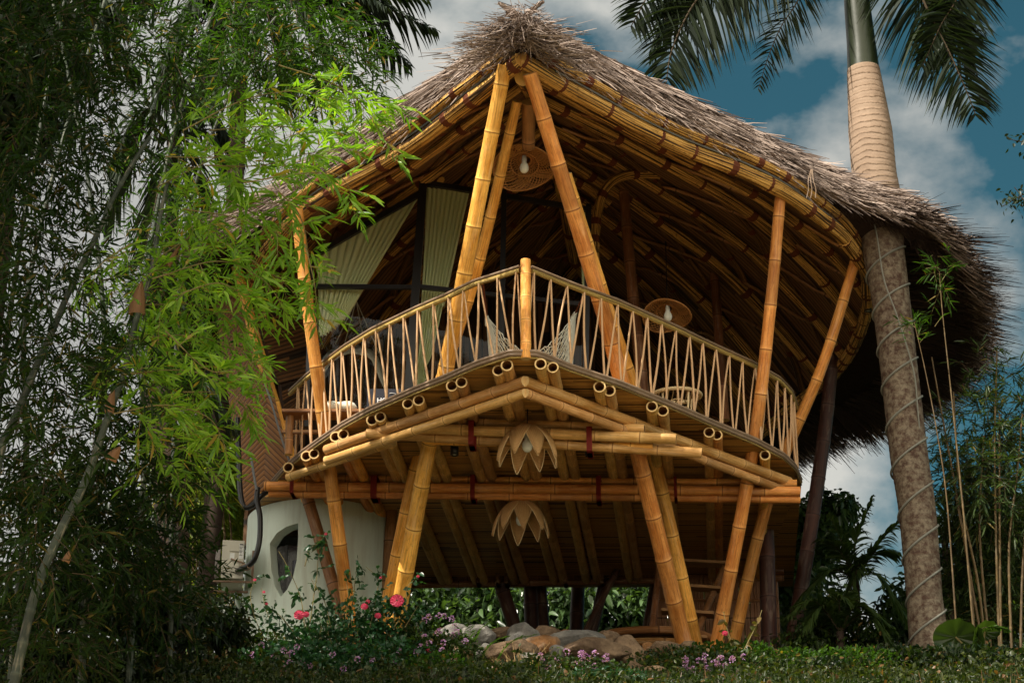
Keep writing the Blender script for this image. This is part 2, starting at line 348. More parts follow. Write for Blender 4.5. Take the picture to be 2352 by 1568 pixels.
def bark_mat():
    b=NB('palm_bark'); t=b.tc('UV'); o=b.sep(t); u,v=o[0],o[1]
    un=b.math('MULTIPLY',b.math('ABSOLUTE',b.math('SUBTRACT',u,.5)),2.0)
    ob=b.tc('Object'); n=b.noise(ob,2.6,5,.65); nf=b.noise(ob,11,6,.72)
    w=b.math('ADD',b.math('MULTIPLY',v,9.0),b.math('MULTIPLY',n,1.5)); fr=b.math('FRACT',w)
    ring=b.ramp(fr,[(.0,(1,1,1)),(.18,(.1,.1,.1)),(.45,(.7,.7,.7)),(1,(1,1,1))])
    up=b.ramp(b.math('MULTIPLY',v,.1),[(.66,(0,0,0)),(.76,(1,1,1))])   # v in metres from the root; lower bark colour carries painted shade
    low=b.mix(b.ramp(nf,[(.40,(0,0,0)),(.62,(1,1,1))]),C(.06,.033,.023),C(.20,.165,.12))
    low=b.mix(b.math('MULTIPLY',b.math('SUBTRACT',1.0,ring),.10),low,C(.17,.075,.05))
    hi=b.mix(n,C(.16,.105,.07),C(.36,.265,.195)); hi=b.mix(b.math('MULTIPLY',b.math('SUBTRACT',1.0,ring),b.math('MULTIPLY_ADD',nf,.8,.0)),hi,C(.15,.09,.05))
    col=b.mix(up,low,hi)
    b.pbr(col,.75,.2,b.bump(b.math('ADD',b.math('MULTIPLY',b.math('MULTIPLY',ring,b.math('MULTIPLY_ADD',b.sep(up)[0],.5,.15)),.7),b.math('MULTIPLY',nf,.5)),.6,.03)); return b.m
M_BARK=bark_mat()
M_SHAFT=simple('crownshaft',(0.013,0.019,0.007),.35,.4,.35,3)
M_BARKD=simple('dark_bark',(0.05,0.035,0.028),.9,.1,.4,8)
M_ROPE=simple('pale_rope',(0.19,0.19,0.165),.6,.3,.15,20)
def rock_mat(name,c1,c2,c3):
    b=NB(name); t=b.tc(); rn=b.rnd(); tv=b.n('ShaderNodeVectorMath',{0:t,1:b.comb(b.math('MULTIPLY',rn,31.0),rn,0.0)},operation='ADD').outputs[0]
    n=b.noise(tv,3.2,7,.65); n2=b.noise(tv,14,6,.7)
    col=b.ramp(n,[(.3,c1),(.5,c2),(.68,c3)]); col=b.mix(b.math('MULTIPLY',b.ramp(n2,[(.5,(0,0,0)),(.7,(1,1,1))]),.5),col,C(*[x*.35 for x in c1]))
    b.pbr(col,.85,.2,b.bump(b.math('ADD',n,b.math('MULTIPLY',n2,.6)),.9,.06)); return b.m
M_ROCKG=rock_mat('rock_grey',(.10,.095,.09),(.18,.17,.155),(.30,.28,.25))
M_ROCKB=rock_mat('rock_brown',(.09,.055,.035),(.18,.12,.075),(.30,.20,.12))
M_ROCKO=rock_mat('rock_ochre',(.13,.055,.022),(.25,.12,.045),(.30,.23,.17))
def ground_mat():
    b=NB('garden_soil'); t=b.tc(); n=b.noise(t,3,7,.65); n2=b.noise(t,.5,3,.5)
    col=b.mix(b.ramp(n,[(.4,(0,0,0)),(.6,(1,1,1))]),C(.022,.020,.010),C(.030,.042,.012)); col=b.mix(n2,col,C(.035,.026,.016))
    b.pbr(col,.95,.1,b.bump(n,.8,.1)); return b.m
M_GROUND=ground_mat()
M_BOUNCE=simple('bounce_sand',(0.50,0.38,0.22),.9,.1,.2,3)  # pale sand for the added light-bouncing patch
M_ACW=simple('ac_beige',(0.55,0.53,0.45),.45,.4,.08)
M_TAPE=simple('worn_tape',(0.34,0.24,0.17),.8,.1,.4,20)
M_BRICK=simple('brick_red',(0.32,0.11,0.05),.85,.1,.4,10)
M_WOOD=simple('dark_wood',(0.12,0.06,0.028),.6,.3,.4,10)
def arclen(A): return np.concatenate([[0],np.cumsum(np.linalg.norm(np.diff(A,axis=0),axis=1))])
# ------------------------------------------------------------------ ground
GY=[-60,2,10,18,24,26,28,30,31,33,38,45,60,140]; GZ=[-1.6,-1.6,-.2,2.6,5.55,6.42,7.12,7.78,8.05,8.12,8.45,9.6,12,14]
def gz(x,y):
    base=np.interp(y,GY,GZ); return base+.05*np.sin(x*1.7+y)+.04*np.sin(x*.6-y*1.3)+.012*np.maximum(0,-x-2)*np.clip((y-24)/8,0,1)
ys=np.concatenate([np.linspace(-60,16,20),np.linspace(17,46,117),np.linspace(48,140,20)])
xs=np.concatenate([np.linspace(-130,-14,18),np.linspace(-13,13,105),np.linspace(14,130,18)])
XX,YY=np.meshgrid(xs,ys,indexing='ij'); m=MB(); m.grid(np.stack([XX,YY,gz(XX,YY)],-1))
struct(m.build('ground',M_GROUND),'dark soil bank rising up to the bamboo house')

ys=np.linspace(5,24.2,60); xs=np.linspace(-8,8,50); XX,YY=np.meshgrid(xs,ys,indexing='ij'); m=MB(); m.grid(np.stack([XX,YY,gz(XX,YY)+.05],-1))
struct(m.build('path',M_BOUNCE),'pale sandy patch added on the unseen bank to bounce light under the roof')  # added reflector out of view, throws warm light up at the house
# ------------------------------------------------------------------ poles
def lin(pts,s):
    d=np.concatenate([[0],np.cumsum(np.linalg.norm(np.diff(pts,axis=0),axis=1))]); L_=d[-1]
    s=np.clip(s,0,L_); return np.stack([np.interp(s,d,pts[:,i]) for i in range(3)],1)
def pole(mb,pts,r0,r1=None,sp=.42,n=14,hollow=(0,0),bumpf=1.055,mi=0,v0=None,curve=False,cutmi=1,holmi=2,flex=0):
    pts=np.asarray(pts,float)
    if len(pts)>2 or curve: pts=cat_rom(pts,24)
    elif flex:
        t=np.linspace(0,1,12)[:,None]; side=np.cross(unit(pts[1]-pts[0]),[0,1.,.3]); pts=pts[0]+(pts[1]-pts[0])*t+side*np.sin(np.pi*t)*flex
    r1=r0 if r1 is None else r1
    L_=np.linalg.norm(np.diff(pts,axis=0),axis=1).sum(); v0=random.random() if v0 is None else v0
    S=[0.0,L_]
    for k in range(-1,int(L_/sp)+2):
        c=(k-v0)*sp
        for dd in (-.035,-.011,0.0,.011,.035,sp*.35,sp*.65):
            if .005<c+dd<L_-.005: S.append(c+dd)
    S=np.array(sorted(set(np.round(S,4)))); Q=lin(pts,S)
    fr=np.abs((S/sp+v0)-np.round(S/sp+v0))*sp
    rr=np.interp(S,[0,L_],[r0,r1])*(1+(bumpf-1)*np.exp(-(fr/.013)**2)+.02*np.exp(-(fr/.05)**2))
    mb.tube(Q,rr,n,uvl=1.0,caps=False,mi=mi)
    # rewrite uv: v in node units
    uv=mb.uv[-1]; nn=n+1; uv[:,1]=np.repeat(S/sp+v0,nn)
    for e,h in ((0,hollow[0]),(1,hollow[1])):
        c=Q[0] if e==0 else Q[-1]; d=unit(Q[1]-Q[0]) if e==0 else unit(Q[-2]-Q[-1]); R=rr[0] if e==0 else rr[-1]
        a=unit(np.cross(d,[0,0,1.] if abs(d[2])<.9 else [0,1.,0])); b=np.cross(d,a); th=np.linspace(0,2*np.pi,n+1)
        circ=lambda q,rad,off:(c+d*off)+rad*(np.cos(th)[:,None]*a+np.sin(th)[:,None]*b)
        if h:
            mb.grid(np.stack([circ(c,R,-.001),circ(c,R*.76,-.001)]),mi=cutmi); mb.grid(np.stack([circ(c,R*.76,-.001),circ(c,R*.72,.22)]),mi=holmi)
            mb.grid(np.stack([circ(c,R*.72,.22),circ(c,.001,.22)]),mi=holmi)
        else: mb.grid(np.stack([circ(c,R,0),circ(c,.001,0)]),mi=cutmi)
PM=lambda m: [m,M_CUT,M_HOLLOW]
house_o=(0.155,27.5,8.0)
HOUSE=empty('bamboo_house',Pz(1205,1300,8.1)*0+np.array([0.3,31.0,8.0]),'large two storey bamboo house with thatched roof and pointed balcony','house')
def part(mb,name,mats,parent=None,label=None,smooth=None): return mb.build(name,mats,HOUSE if parent is None else parent,smooth,label)

ZD=11.0       # deck top, above the camera
# ---- deck: outline from its edge
edge_px=[(625,1105),(655,1071),(692,1039),(739,1005),(784,974),(848,938),(952,892),(1019,866),(1086,836),(1110,827),(1174,807),(1236,809),(1308,839),(1422,877),(1495,907),(1568,937),(1635,967),(1690,990),(1736,1009),(1800,1043),(1827,1069),(1840,1101)]
E=np.array([Pz(x,y,ZD) for x,y in edge_px])
back=np.array([E[-1]+AX*5.5,E[0]+AX*5.5])
# underside reeds : one slab, its lower face carries the reeds
def slab(outline,z0,z1,mb,mi=0):
    n=len(outline); lo=outline.copy(); hi=outline.copy(); lo[:,2]=z0; hi[:,2]=z1
    c=outline.mean(0)
    for A,fl in ((lo,0),(hi,1)):
        cc=c.copy(); cc[2]=A[0,2]; V=np.vstack([A,cc[None]]); idx=np.arange(n); t=np.stack([idx,(idx+1)%n,np.full(n,n)],1)
        mb.add(V,t=t if fl else t[:,::-1],mi=mi)
    W=np.stack([np.vstack([lo,lo[:1]]),np.vstack([hi,hi[:1]])]); mb.grid(W,mi=mi)
out=np.vstack([E,back]); m=MB(); slab(out*1.0,ZD-.075,ZD-.012,m); part(m,'deck',M_REED,smooth=False)
# rim strips
m=MB()
Eo=lin(E,np.linspace(0,np.linalg.norm(np.diff(E,axis=0),axis=1).sum(),110))
for k,(dz,r,off) in enumerate(((-.002,.027,.03),(-.046,.024,.022))):
    c=Eo.copy(); c[:,2]+=dz; c[:,1]-=off; m.tube(c,r,8,flat=(.8,1.0))
part(m,'deck_rim',M_STRIP)
m=MB(); c=Eo.copy(); c[:,2]-=.088; c[:,1]-=.012; m.tube(c,.014,6,flat=(.8,1)); part(m,'deck_trim',M_STRIPY)

# ---- joists, in pairs, running back from the rim
JX=[(665,1078),(706,1052),(724,1047),(773,1008),(791,1003),(857,970),(876,963),(939,933),(964,925),(1040,892),(1062,884),(1146,857),(1166,845),(1243,842),(1271,850),(1378,894),(1401,903),(1498,939),(1523,949),(1629,998),(1647,1004),(1757,1050)]
zj=ZD-.075-.085
for i,(x,y) in enumerate(JX):
    rj=.078+.007*random.random()
    p=Pz(x,y,zj-.01*random.random()); q=p+AX*(36.3-p[1])+RX*random.uniform(-.03,.03)
    mb=MB(); pole(mb,[p-AX*.10,q],rj,rj*.95,.5,14,hollow=(1,0)); part(mb,'joist',PM(M_BEAM if y<1000 else M_POLE))
# ---- prow beams under the joists
zb=zj-.14
def beam(pts,r,mat=M_BEAM,hol=(0,0),sp=.6,name='beam',r1=None,flex=0):
    mb=MB(); pole(mb,pts,r,r1,sp,16,hollow=hol,flex=flex); return part(mb,name,PM(mat))
apx=Pz(1206,876,zb)
for dz,f in ((0,0),(-.145,.05)):
    L1=Pz(750,1033,zb); R1=Pz(1812,1106,zb)
    a=apx+np.array([0,0,dz])
    beam([a+AX*f,L1+np.array([0,f,dz])],.074-.01*(dz<0),M_BEAM,(0,1)); beam([a+AX*f,R1+np.array([0,f,dz])],.074-.01*(dz<0),M_BEAM,(0,1))
beam([Pz(662,1096,zb),Pz(905,1015,zb)],.062,M_BEAM,(1,0))
# ---- cross beam bundle behind the prow
zc=zb-.12
def pz2(x,y,z,dy): p=Pz(x,y,z); return p
yA=Pz(1205,985,zc)[1]
def hbeam(x0,y0,x1,y1,yd,r,mat=M_BEAM,hol=(1,1),sp=.62): return beam([P(x0,y0,yd+.35),P(x1,y1,yd-.15)],r,mat,hol,sp)
hbeam(1000,968,1480,985,yA+.10,.068); hbeam(888,980,1553,1008,yA-.05,.074); hbeam(842,995,1612,1040,yA+.08,.070)
hbeam(980,1012,1500,1026,yA+.12,.055,M_POLE)
# ---- front beam bundle
yB=Pz(1205,1112,zb-.05)[1]
hbeam(690,1098,1830,1110,yB+.10,.058,M_POLE); hbeam(608,1116,1838,1128,yB-.05,.072,M_POLE); hbeam(618,1133,1838,1146,yB+.04,.062,M_POLE)
hbeam(640,1112,1800,1124,yB+.2,.07,M_POLE)
# ---- back beam bundle
yC=36.1
for dy_,r,yy,mm in ((.1,.062,1306,M_POLE),(-.04,.075,1326,M_DARK),(.02,.06,1343,M_DARK)): hbeam(930,yy,1800,yy-16,yC+dy_,r,mm)
# straps on the beams
def strap(px,py0,py1,yd,wpx=13,mat=M_REDSTRAP,dep=.16):
    mb=MB(); a=P(px,py0,yd); b=P(px,py1,yd); w=wpx/ppm(yd)/2; h=(a[2]-b[2])/2*.93; c=(a+b)/2
    pr=np.array([[-1,-1],[-.6,-1.06],[.6,-1.06],[1,-1],[1.05,-.8],[1.05,.8],[1,1],[.6,1.06],[-.6,1.06],[-1,1],[-1.05,.8],[-1.05,-.8],[-1,-1]])
    A=np.array([[c+RX*w*s+AX*(dep*p[0])+np.array([0,0,h*p[1]]) for p in pr] for s in (-1,1)]); mb.grid(A); mb.grid(A*1.0+0,flip=True)
    return part(mb,'strap',mat,smooth=False)
strap(1085,972,1030,yA+.02,13); strap(1355,986,1046,yA-.02,13)
strap(862,1098,1150,yB+.1,15); strap(1088,1096,1152,yB,11); strap(1376,1098,1156,yB-.05,11); strap(1552,1100,1150,yB-.05,7); strap(675,1094,1140,yB+.2,9)
for x in (1100,1145,1165,1300,1383): strap(x,1297,1345,yC-.02,9,M_DARK)

# ---- columns : (top px, y) (bottom px, y) and radius
def col(pts,r0,r1,mat=M_POLE,sp=.66,name='column',label=None,flex=0):
    Q=[P(*p) for p in pts]
    if pts[-1][1]>1350:      # carry the foot down into the ground
        d=unit(Q[-1]-Q[-2]); k=0
        while Q[-1][2]>gz(Q[-1][0],Q[-1][1])-.1 and k<60: Q[-1]=Q[-1]+d*.05; k+=1
    mb=MB(); pole(mb,Q,r0,r1,sp,20,flex=flex,bumpf=1.06); return part(mb,name,PM(mat),label=label)
col([(1160,150,25.95),(1022,858,28.1),(990,1000,28.95),(905,1462,30.9)],.098,.120)
col([(1188,232,26.9),(1090,640,28.9),(965,1030,30.2),(880,1440,31.6)],.072,.100)
col([(1217,168,25.95),(1385,715,27.9),(1460,1020,29.05),(1572,1478,30.9)],.102,.122)
col([(1300,400,27.6),(1400,720,28.9),(1500,1040,30.2),(1590,1440,31.6)],.082,.100)
col([(682,475,28.9),(700,650,29.25),(745,985,30.0),(800,1395,31.2)],.085,.105)
col([(1792,455,28.85),(1770,700,29.3),(1728,1040,30.1),(1655,1430,31.3)],.082,.105)
col([(1965,598,31.0),(1885,850,31.4),(1765,1145,32.2),(1690,1460,33.0)],.080,.10)
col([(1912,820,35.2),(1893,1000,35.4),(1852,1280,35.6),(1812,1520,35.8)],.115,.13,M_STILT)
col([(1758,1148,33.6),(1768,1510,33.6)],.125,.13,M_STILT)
col([(1430,412,33.0),(1450,640,33.0),(1478,905,33.0)],.085,.10,M_DARK)
col([(1640,622,35.0),(1650,760,35.0),(1665,965,35.0)],.08,.085,M_DARK)
col([(1214,235,27.0),(1214,340,27.6)],.10,.09,M_DARK,name='king_post')
col([(530,560,31.6),(590,790,31.9),(670,1058,32.2)],.085,.09,M_POLE)
col([(704,1135,31.6),(735,1240,31.7),(778,1385,31.7)],.09,.10,M_DARK)
col([(903,1140,32.6),(882,1400,32.6)],.085,.085,M_DARK)
# under the house, far row
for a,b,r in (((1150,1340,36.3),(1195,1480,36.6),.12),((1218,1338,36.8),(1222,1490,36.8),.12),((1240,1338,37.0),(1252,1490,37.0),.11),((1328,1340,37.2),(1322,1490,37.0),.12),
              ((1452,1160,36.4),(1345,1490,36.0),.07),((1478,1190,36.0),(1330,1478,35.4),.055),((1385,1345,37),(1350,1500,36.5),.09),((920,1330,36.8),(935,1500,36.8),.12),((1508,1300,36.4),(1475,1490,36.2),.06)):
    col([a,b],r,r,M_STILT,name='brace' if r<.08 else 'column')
# dark stilt cladding behind the stairs
# ---- railing (part) > post, handrail, balusters
rail=bpy.data.objects.new('railing',None); COL.objects.link(rail); rail.location=tuple(apx); rail.parent=HOUSE; rail.matrix_parent_inverse=wm(HOUSE).inverted()
ZR=12.24
ridx=[1,2,3,5,6,7]; 
def inset(px,py): 
    p=Pz(px,py,ZD); return p+AX*.10
Lr=[inset(*edge_px[i]) for i in (0,1,2,3,4,5,6,7,8)]; Rr=[inset(*edge_px[i]) for i in (12,13,14,15,16,17,18,19,20,21)]; pk=inset(1206,800)+AX*.02
LP=np.array([pk]+Lr[:0:-1]); RP=np.array([pk]+Rr); LP=lin(LP,np.linspace(0,arclen(LP)[-1],120)); RP=lin(RP,np.linspace(0,arclen(RP)[-1],120))
mb=MB(); pole(mb,[pk+np.array([0,0,-.1]),pk+np.array([0,0,1.33])],.068,.068,.33,18); mb.build('post',PM(M_POLE),rail)
for path,sg in ((LP,1),(RP,-1)):
    d=arclen(path); top=path.copy(); top[:,2]=ZR
    st=np.searchsorted(d,.07)
    mb=MB(); t=top[st:].copy(); t[:,2]-=.035; mb.tube(t,.042,8,flat=(.7,.8),mi=1); t=top[st:].copy(); t[:,2]+=.022; mb.tube(t,.036,8,flat=(.9,.62),mi=0)
    mb.build('handrail',[M_STRIP,M_STRIPY],rail)
    nb=int((d[-1]-.1)/.315); k=0
    for i in range(nb):
        s0=.16+i*.315; s1=max(.03,s0-.27)
        if s0>d[-1]-.02: break
        A=lin(path,np.array([s0,s1,max(s0-.02,0)])); 
        for j,(ta,ba) in enumerate(((A[0],A[0]),(A[2],A[1]))):
            ta=ta.copy(); ba=ba.copy(); ta[2]=ZR-.05; ba[2]=ZD-.02
            if j==0: ba=lin(path,np.array([max(0,s0-.03*0-.0)+.03]))[0]; ba[2]=ZD-.02
            ta+=AX*(.02*(j*2-1)); ba+=RX*random.uniform(-.02,.02); mb=MB(); pp=np.array([ta,(ta+ba)/2+np.array([random.uniform(-.02,.02),0,0]),ba])
            mb.tube(cat_rom(pp,7),np.linspace(.0125,.0165,7)*random.uniform(.85,1.15),7); mb.build('baluster',M_BALU,rail)

# ------------------------------------------------------------------ roof
ZE=14.5
Fpx=[(1196,131,15.1),(1288,186,15.0),(1372,232,14.92),(1456,279,14.84),(1568,333,14.75),(1702,386,14.66),(1803,436,14.58),(1887,497,14.5),(1938,540,14.5),(1985,607,14.5)]
F_=np.array([Pz(*p) for p in Fpx])
Cpx=[(1985,607),(1992,650),(1990,698),(1976,748),(1948,806),(1900,865),(1830,915)]
C_=[Pz(x,y,ZE) for x,y in Cpx]
cx0=0.16; 
C_+= [np.array([4.0,40.6,ZE]),np.array([2.6,42.0,ZE]),np.array([.9,42.8,ZE])]
C_=np.array(C_)
APEX=F_[0].copy()
def mirror(A):
    A=np.asarray(A,float); o=np.array([APEX[0],APEX[1],0]); d=A-o; x=(d*RX).sum(-1,keepdims=True); return A-2*x*RX
G_=np.array([APEX,APEX+AX*2.2+[0,0,.85],APEX+AX*4.6+[0,0,1.55],APEX+AX*7.5+[0,0,2.1],APEX+AX*11+[0,0,2.3],APEX+AX*15+[0,0,1.5],APEX+AX*17.1+[0,0,-.5]])
NT=25
def curve(A,s): 
    K=cat_rom(A,200); return K[np.clip(int(round(s*199)),0,199)]
Fd=cat_rom(F_,NT); tt=np.linspace(0,1,NT)
Kg=cat_rom(G_,200); Kc=cat_rom(C_,200)
def Urow(s,side=1):
    g=Kg[int(round(s*199))]; c=Kc[int(round((s**1.0)*199))]
    chord=g+(c-g)*tt[:,None]; ch0=Fd[0]+(Fd[-1]-Fd[0])*tt[:,None]
    L_=np.linalg.norm(c-g)
    r=chord+(Fd-ch0)*(1-s)**3; r[:,2]+=np.sin(np.pi*tt)*L_*.06*min(1,s*5)
    return r if side>0 else mirror(r)
NS=49; SS=np.linspace(0,1,NS)
ROOF=bpy.data.objects.new('roof',None); COL.objects.link(ROOF); ROOF.location=tuple(APEX); ROOF.parent=HOUSE; ROOF.matrix_parent_inverse=wm(HOUSE).inverted()
for side in (1,-1):
    U=np.array([Urow(s,side) for s in SS]); U2=U.copy(); U2[:,:,2]+=.10
    ds=np.concatenate([[0],np.cumsum(np.linalg.norm(np.diff(U[:,12],axis=0),axis=1))])
    uv=np.stack(np.broadcast_arrays((ds*9)[:,None],(tt*6)[None,:]),-1)
    mb=MB(); mb.grid(U2,uv=uv); mb.build('ceiling_mat',M_MAT,ROOF)
    # rafters: bundles of split bamboo, lashed
    def rafter(pts,w,fl=(1.0,.62),lash=True,n=12,gap=.75):
        pts=cat_rom(pts,max(20,int(arclen(pts)[-1]/.06))); d=arclen(pts); r=np.full(len(pts),w); mis=np.zeros(len(pts)-1,int)
        o=random.random()*gap
        for k in range(20):
            c=o+k*gap+random.uniform(-.22,.22)
            mk=(np.abs(d-c)<random.uniform(.035,.065))
            if lash: r[mk]*=1.09; mis[mk[:-1]]=1
        mb=MB(); nn=np.array([0,0,1.]); r=r*(1+.03*np.sin(d*7+o)); mb.tube(pts,r,36,flat=fl,up=nn,mis=mis,flute=9 if w<.08 else 12); return mb
    for k in range(11):
        s=(k+.0)/10*.93
        row=Urow(s,side); row=row+np.array([0,0,-.02])
        if k==0:
            nrm=AX*(-1)
            rafter(row+np.array([0,0,-.03]),.105,(1.0,1.0)).build('rafter',[M_BUND,M_LASH],ROOF)
            o=row.copy(); o=o-AX*.16; o[:,2]+=.15; rafter(o[1:],.085,(1,.8)).build('rafter',[M_BUND,M_LASH],ROOF)
        else: rafter(row+np.array([0,0,-.03]),random.uniform(.075,.095),(1.0,.8),gap=random.uniform(.7,1.0)).build('rafter',[M_BUND,M_LASH],ROOF)
    # second family crossing them, tied above
    for k in range(9):
        s0=.03+k*.10; pts=[]
        for j in range(14):
            t=.02+j/13*.96; s=s0+t*.22-.02
            if s<0 or s>.97: continue
            row=Urow(s,side); pts.append(row[int(round(t*(NT-1)))]+np.array([0,0,.05]))
        if len(pts)>4: rafter(np.array(pts),.058,(1,.55),gap=.9,n=10).build('rafter',[M_BUND2,M_LASH],ROOF)
    for k in range(11):      # thin purlins
        s0=.12+k*.085; pts=[]
        for j in range(14):
            t=.04+j/13*.92; s=s0-t*.28
            if s<.01 or s>.97: continue
            pts.append(Urow(s,side)[int(round(t*(NT-1)))]+np.array([0,0,.03]))
        if len(pts)>4: mb=MB(); mb.tube(cat_rom(pts,30),.03,7); mb.build('purlin',M_DARK,ROOF)
    # eave ring
    ring=cat_rom(np.vstack([F_[-2:-1],C_]),90); ring=ring if side>0 else mirror(ring); ring=ring+np.array([0,0,-.08])
    rafter(ring,.095,(1,1),gap=.45).build('eave_ring',[M_BUND,M_LASH],ROOF)
    mb=MB(); oo=np.array([Urow(0,side)[i] for i in range(NT)])-AX*.14; oo[:,2]+=.04
    mb.tube(cat_rom(oo[2:],50),.014,6); mb.build('cable',M_GREY,ROOF)
mb=MB(); kk=cat_rom(G_[:5],60)+np.array([0,0,-.12])+AX*.35; mb.tube(kk,.12,12,mis=[1 if i%7 in (2,) else 0 for i in range(59)]); mb.build('ridge_bundle',[M_BUND,M_LASH],ROOF)
# arched bundle framing the open side terrace
def arch(px,w=.085,z=None):
    pts=np.array([P(*p) for p in px]); mb=rafter(pts,w,(1,1),gap=.55); return mb.build('rafter',[M_BUND,M_LASH],ROOF)
arch([(1368,640,31.5),(1366,560,31.5),(1372,490,31.5),(1392,432,31.5),(1432,405,31.6),(1500,400,31.8),(1600,412,32),(1700,428,32)],.075)
arch([(770,420,31.5),(850,400,31.5),(930,394,31.5),(985,396,31.4),(1012,416,31.3)],.075)
arch([(1025,460,32.5),(1090,425,32.3),(1160,405,32),(1240,398,32),(1330,420,32),(1400,470,32.2)],.07)

# ---- thatch
Tpx=[(1183,96,15.30),(1300,160,15.25),(1400,212,15.2),(1500,262,15.1),(1600,308,15.05),(1700,360,15.0),(1800,405,14.9),(1900,452,14.85),(2000,487,14.8),(2080,510,14.75),(2150,555,14.7),(2205,625,14.68),(2232,700,14.66),(2232,770,14.65),(2205,835,14.62),(2150,885,14.6),(2080,925,14.6),(1990,965,14.6),(1890,995,14.6)]
Tpx=[(x-(x>2100)*(x-2100)*.28,y,z) for x,y,z in Tpx]
T_=[Pz(*p) for p in Tpx]; T_+=[np.array([3.2,42.5,14.6]),np.array([1.5,43.8,14.6]),np.array([.9,44.2,14.6])]; T_=np.array(T_)
NTH=150; Tc=cat_rom(T_,NTH)
dT=arclen(Tc); fT=dT/dT[-1]
topz=np.interp(fT,[0,.06,.2,.35,.5,1],[.60,.68,.70,.46,.22,.22])
THATCH=[]
def outward(A):
    t=np.gradient(A,axis=0); t[:,2]=0; t/=np.linalg.norm(t,axis=1,keepdims=True)+1e-9
    return np.stack([t[:,1],-t[:,0],np.zeros(len(t))],1)
for side in (1,-1):
    Tb=Tc if side>0 else mirror(Tc)
    on=outward(Tc); on=on if side>0 else (mirror(Tc+on)-Tb)
    Tt=Tb-on*.22; Tt[:,2]+=topz
    # inner edge on the eave (follows front rafter then ring)
    inn=np.vstack([cat_rom(F_,60)[:-1],cat_rom(C_,90)]); inn=lin(inn,np.linspace(0,arclen(inn)[-1],NTH)); inn=inn if side>0 else mirror(inn)
    # match parameters by nearest position along: use projection onto index
    inn2=[]
    for i in range(NTH):
        dd=np.linalg.norm(inn-Tb[i],axis=1); inn2.append(inn[np.argmin(dd)])
    inn2=np.array(inn2); ker=np.ones(9)/9
    for c in range(3): inn2[:,c]=np.convolve(np.pad(inn2[:,c],4,mode='edge'),ker,'valid')
    inn2[:,2]+=.12
    gi=np.array([Kg[int(round(f*199))] for f in fT]); gi=gi if side>0 else mirror(gi); gi=gi+np.array([0,0,.30])
    rows=[inn2,Tb*1.0,(Tb+Tt)/2+on*.10,Tt]
    for a in (.12,.3,.5,.75,1.0):
        r=Tt+(gi-Tt)*a; r[:,2]+=np.sin(np.pi*a)*.12; rows.append(r)
    mb=MB(); A=np.stack(rows,1); mb.grid(A)
    # front closing lip below the core
    mb.build('thatch',M_THBASE,ROOF,label='matted thatch core on the right slope' if side>0 else 'matted thatch core on the left slope')
    # straw
    N=26000
    idx=(RNG.random(N)**1.15*(NTH-2)); i0=idx.astype(int); f=(idx-i0)[:,None]
    lerp=lambda X:X[i0]*(1-f)+X[i0+1]*f
    h=RNG.random(N)[:,None]; b=lerp(Tb); t=lerp(Tt); o=lerp(on); tang=np.gradient(Tb,axis=0); tang/=np.linalg.norm(tang,axis=1,keepdims=True); tg=lerp(tang)
    up=RNG.random(N)<.5
    g=lerp(gi); a=RNG.random(N)[:,None]**1.6*.30
    base=np.where(up[:,None], t+(g-t)*a+np.array([0,0,1.])*np.sin(np.pi*a)*.12+np.array([0,0,.03]), b+(t-b)*h+o*(.03+.10*np.sin(np.pi*h)))
    ff=fT[i0][:,None]
    frontness=np.clip(1-ff*2.2,0,1)
    dirv=o*(.55+.35*(1-frontness))+tg*(.9*frontness+.05)+np.array([0,0,-1.])*(.55*frontness+.18)+RNG.normal(0,.14,(N,3))
    dirv/=np.linalg.norm(dirv,axis=1,keepdims=True)
    Ln=(.20+.32*RNG.random(N))[:,None]*(1+.5*(1-frontness))
    wd=.006+.007*RNG.random(N)[:,None]
    sd=np.cross(dirv,RNG.normal(0,1,(N,3))); sd/=np.linalg.norm(sd,axis=1,keepdims=True)
    droop=np.array([0,0,-1.])*(.05+.12*RNG.random(N)[:,None])*Ln+RNG.normal(0,.03,(N,3))*Ln
    p0=base-dirv*.12; p1=base+dirv*Ln*.5+droop*.3; p2=base+dirv*Ln+droop
    V=np.stack([p0-sd*wd,p0+sd*wd,p1-sd*wd*.85,p1+sd*wd*.85,p2-sd*wd*.35,p2+sd*wd*.35],1).reshape(-1,3)
    k=np.arange(N)[:,None]*6; q=np.concatenate([k+np.array([[0,1,3,2]]),k+np.array([[2,3,5,4]])])
    mb=MB(); mb.smooth=False; mb.add(V,q=q)
    # fringe: long thin straw past the edge, seen from below
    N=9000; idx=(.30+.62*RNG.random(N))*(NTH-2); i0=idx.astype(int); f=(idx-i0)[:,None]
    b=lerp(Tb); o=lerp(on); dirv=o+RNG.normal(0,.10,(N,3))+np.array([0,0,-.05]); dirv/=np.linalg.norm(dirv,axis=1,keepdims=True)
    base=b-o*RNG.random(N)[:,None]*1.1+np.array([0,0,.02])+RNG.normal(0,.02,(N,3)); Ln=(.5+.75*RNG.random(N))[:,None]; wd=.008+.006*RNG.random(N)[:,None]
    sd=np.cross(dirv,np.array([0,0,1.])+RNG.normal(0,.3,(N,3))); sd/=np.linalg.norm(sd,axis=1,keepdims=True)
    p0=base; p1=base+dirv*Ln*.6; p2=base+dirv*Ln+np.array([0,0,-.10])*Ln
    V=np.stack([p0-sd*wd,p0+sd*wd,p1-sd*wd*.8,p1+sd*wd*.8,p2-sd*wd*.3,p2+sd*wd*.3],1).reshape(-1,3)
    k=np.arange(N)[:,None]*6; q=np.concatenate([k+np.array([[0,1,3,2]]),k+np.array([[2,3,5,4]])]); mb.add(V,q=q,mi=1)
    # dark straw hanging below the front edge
    N=4600; idx=RNG.random(N)*.42*(NTH-2); i0=idx.astype(int); f=(idx-i0)[:,None]
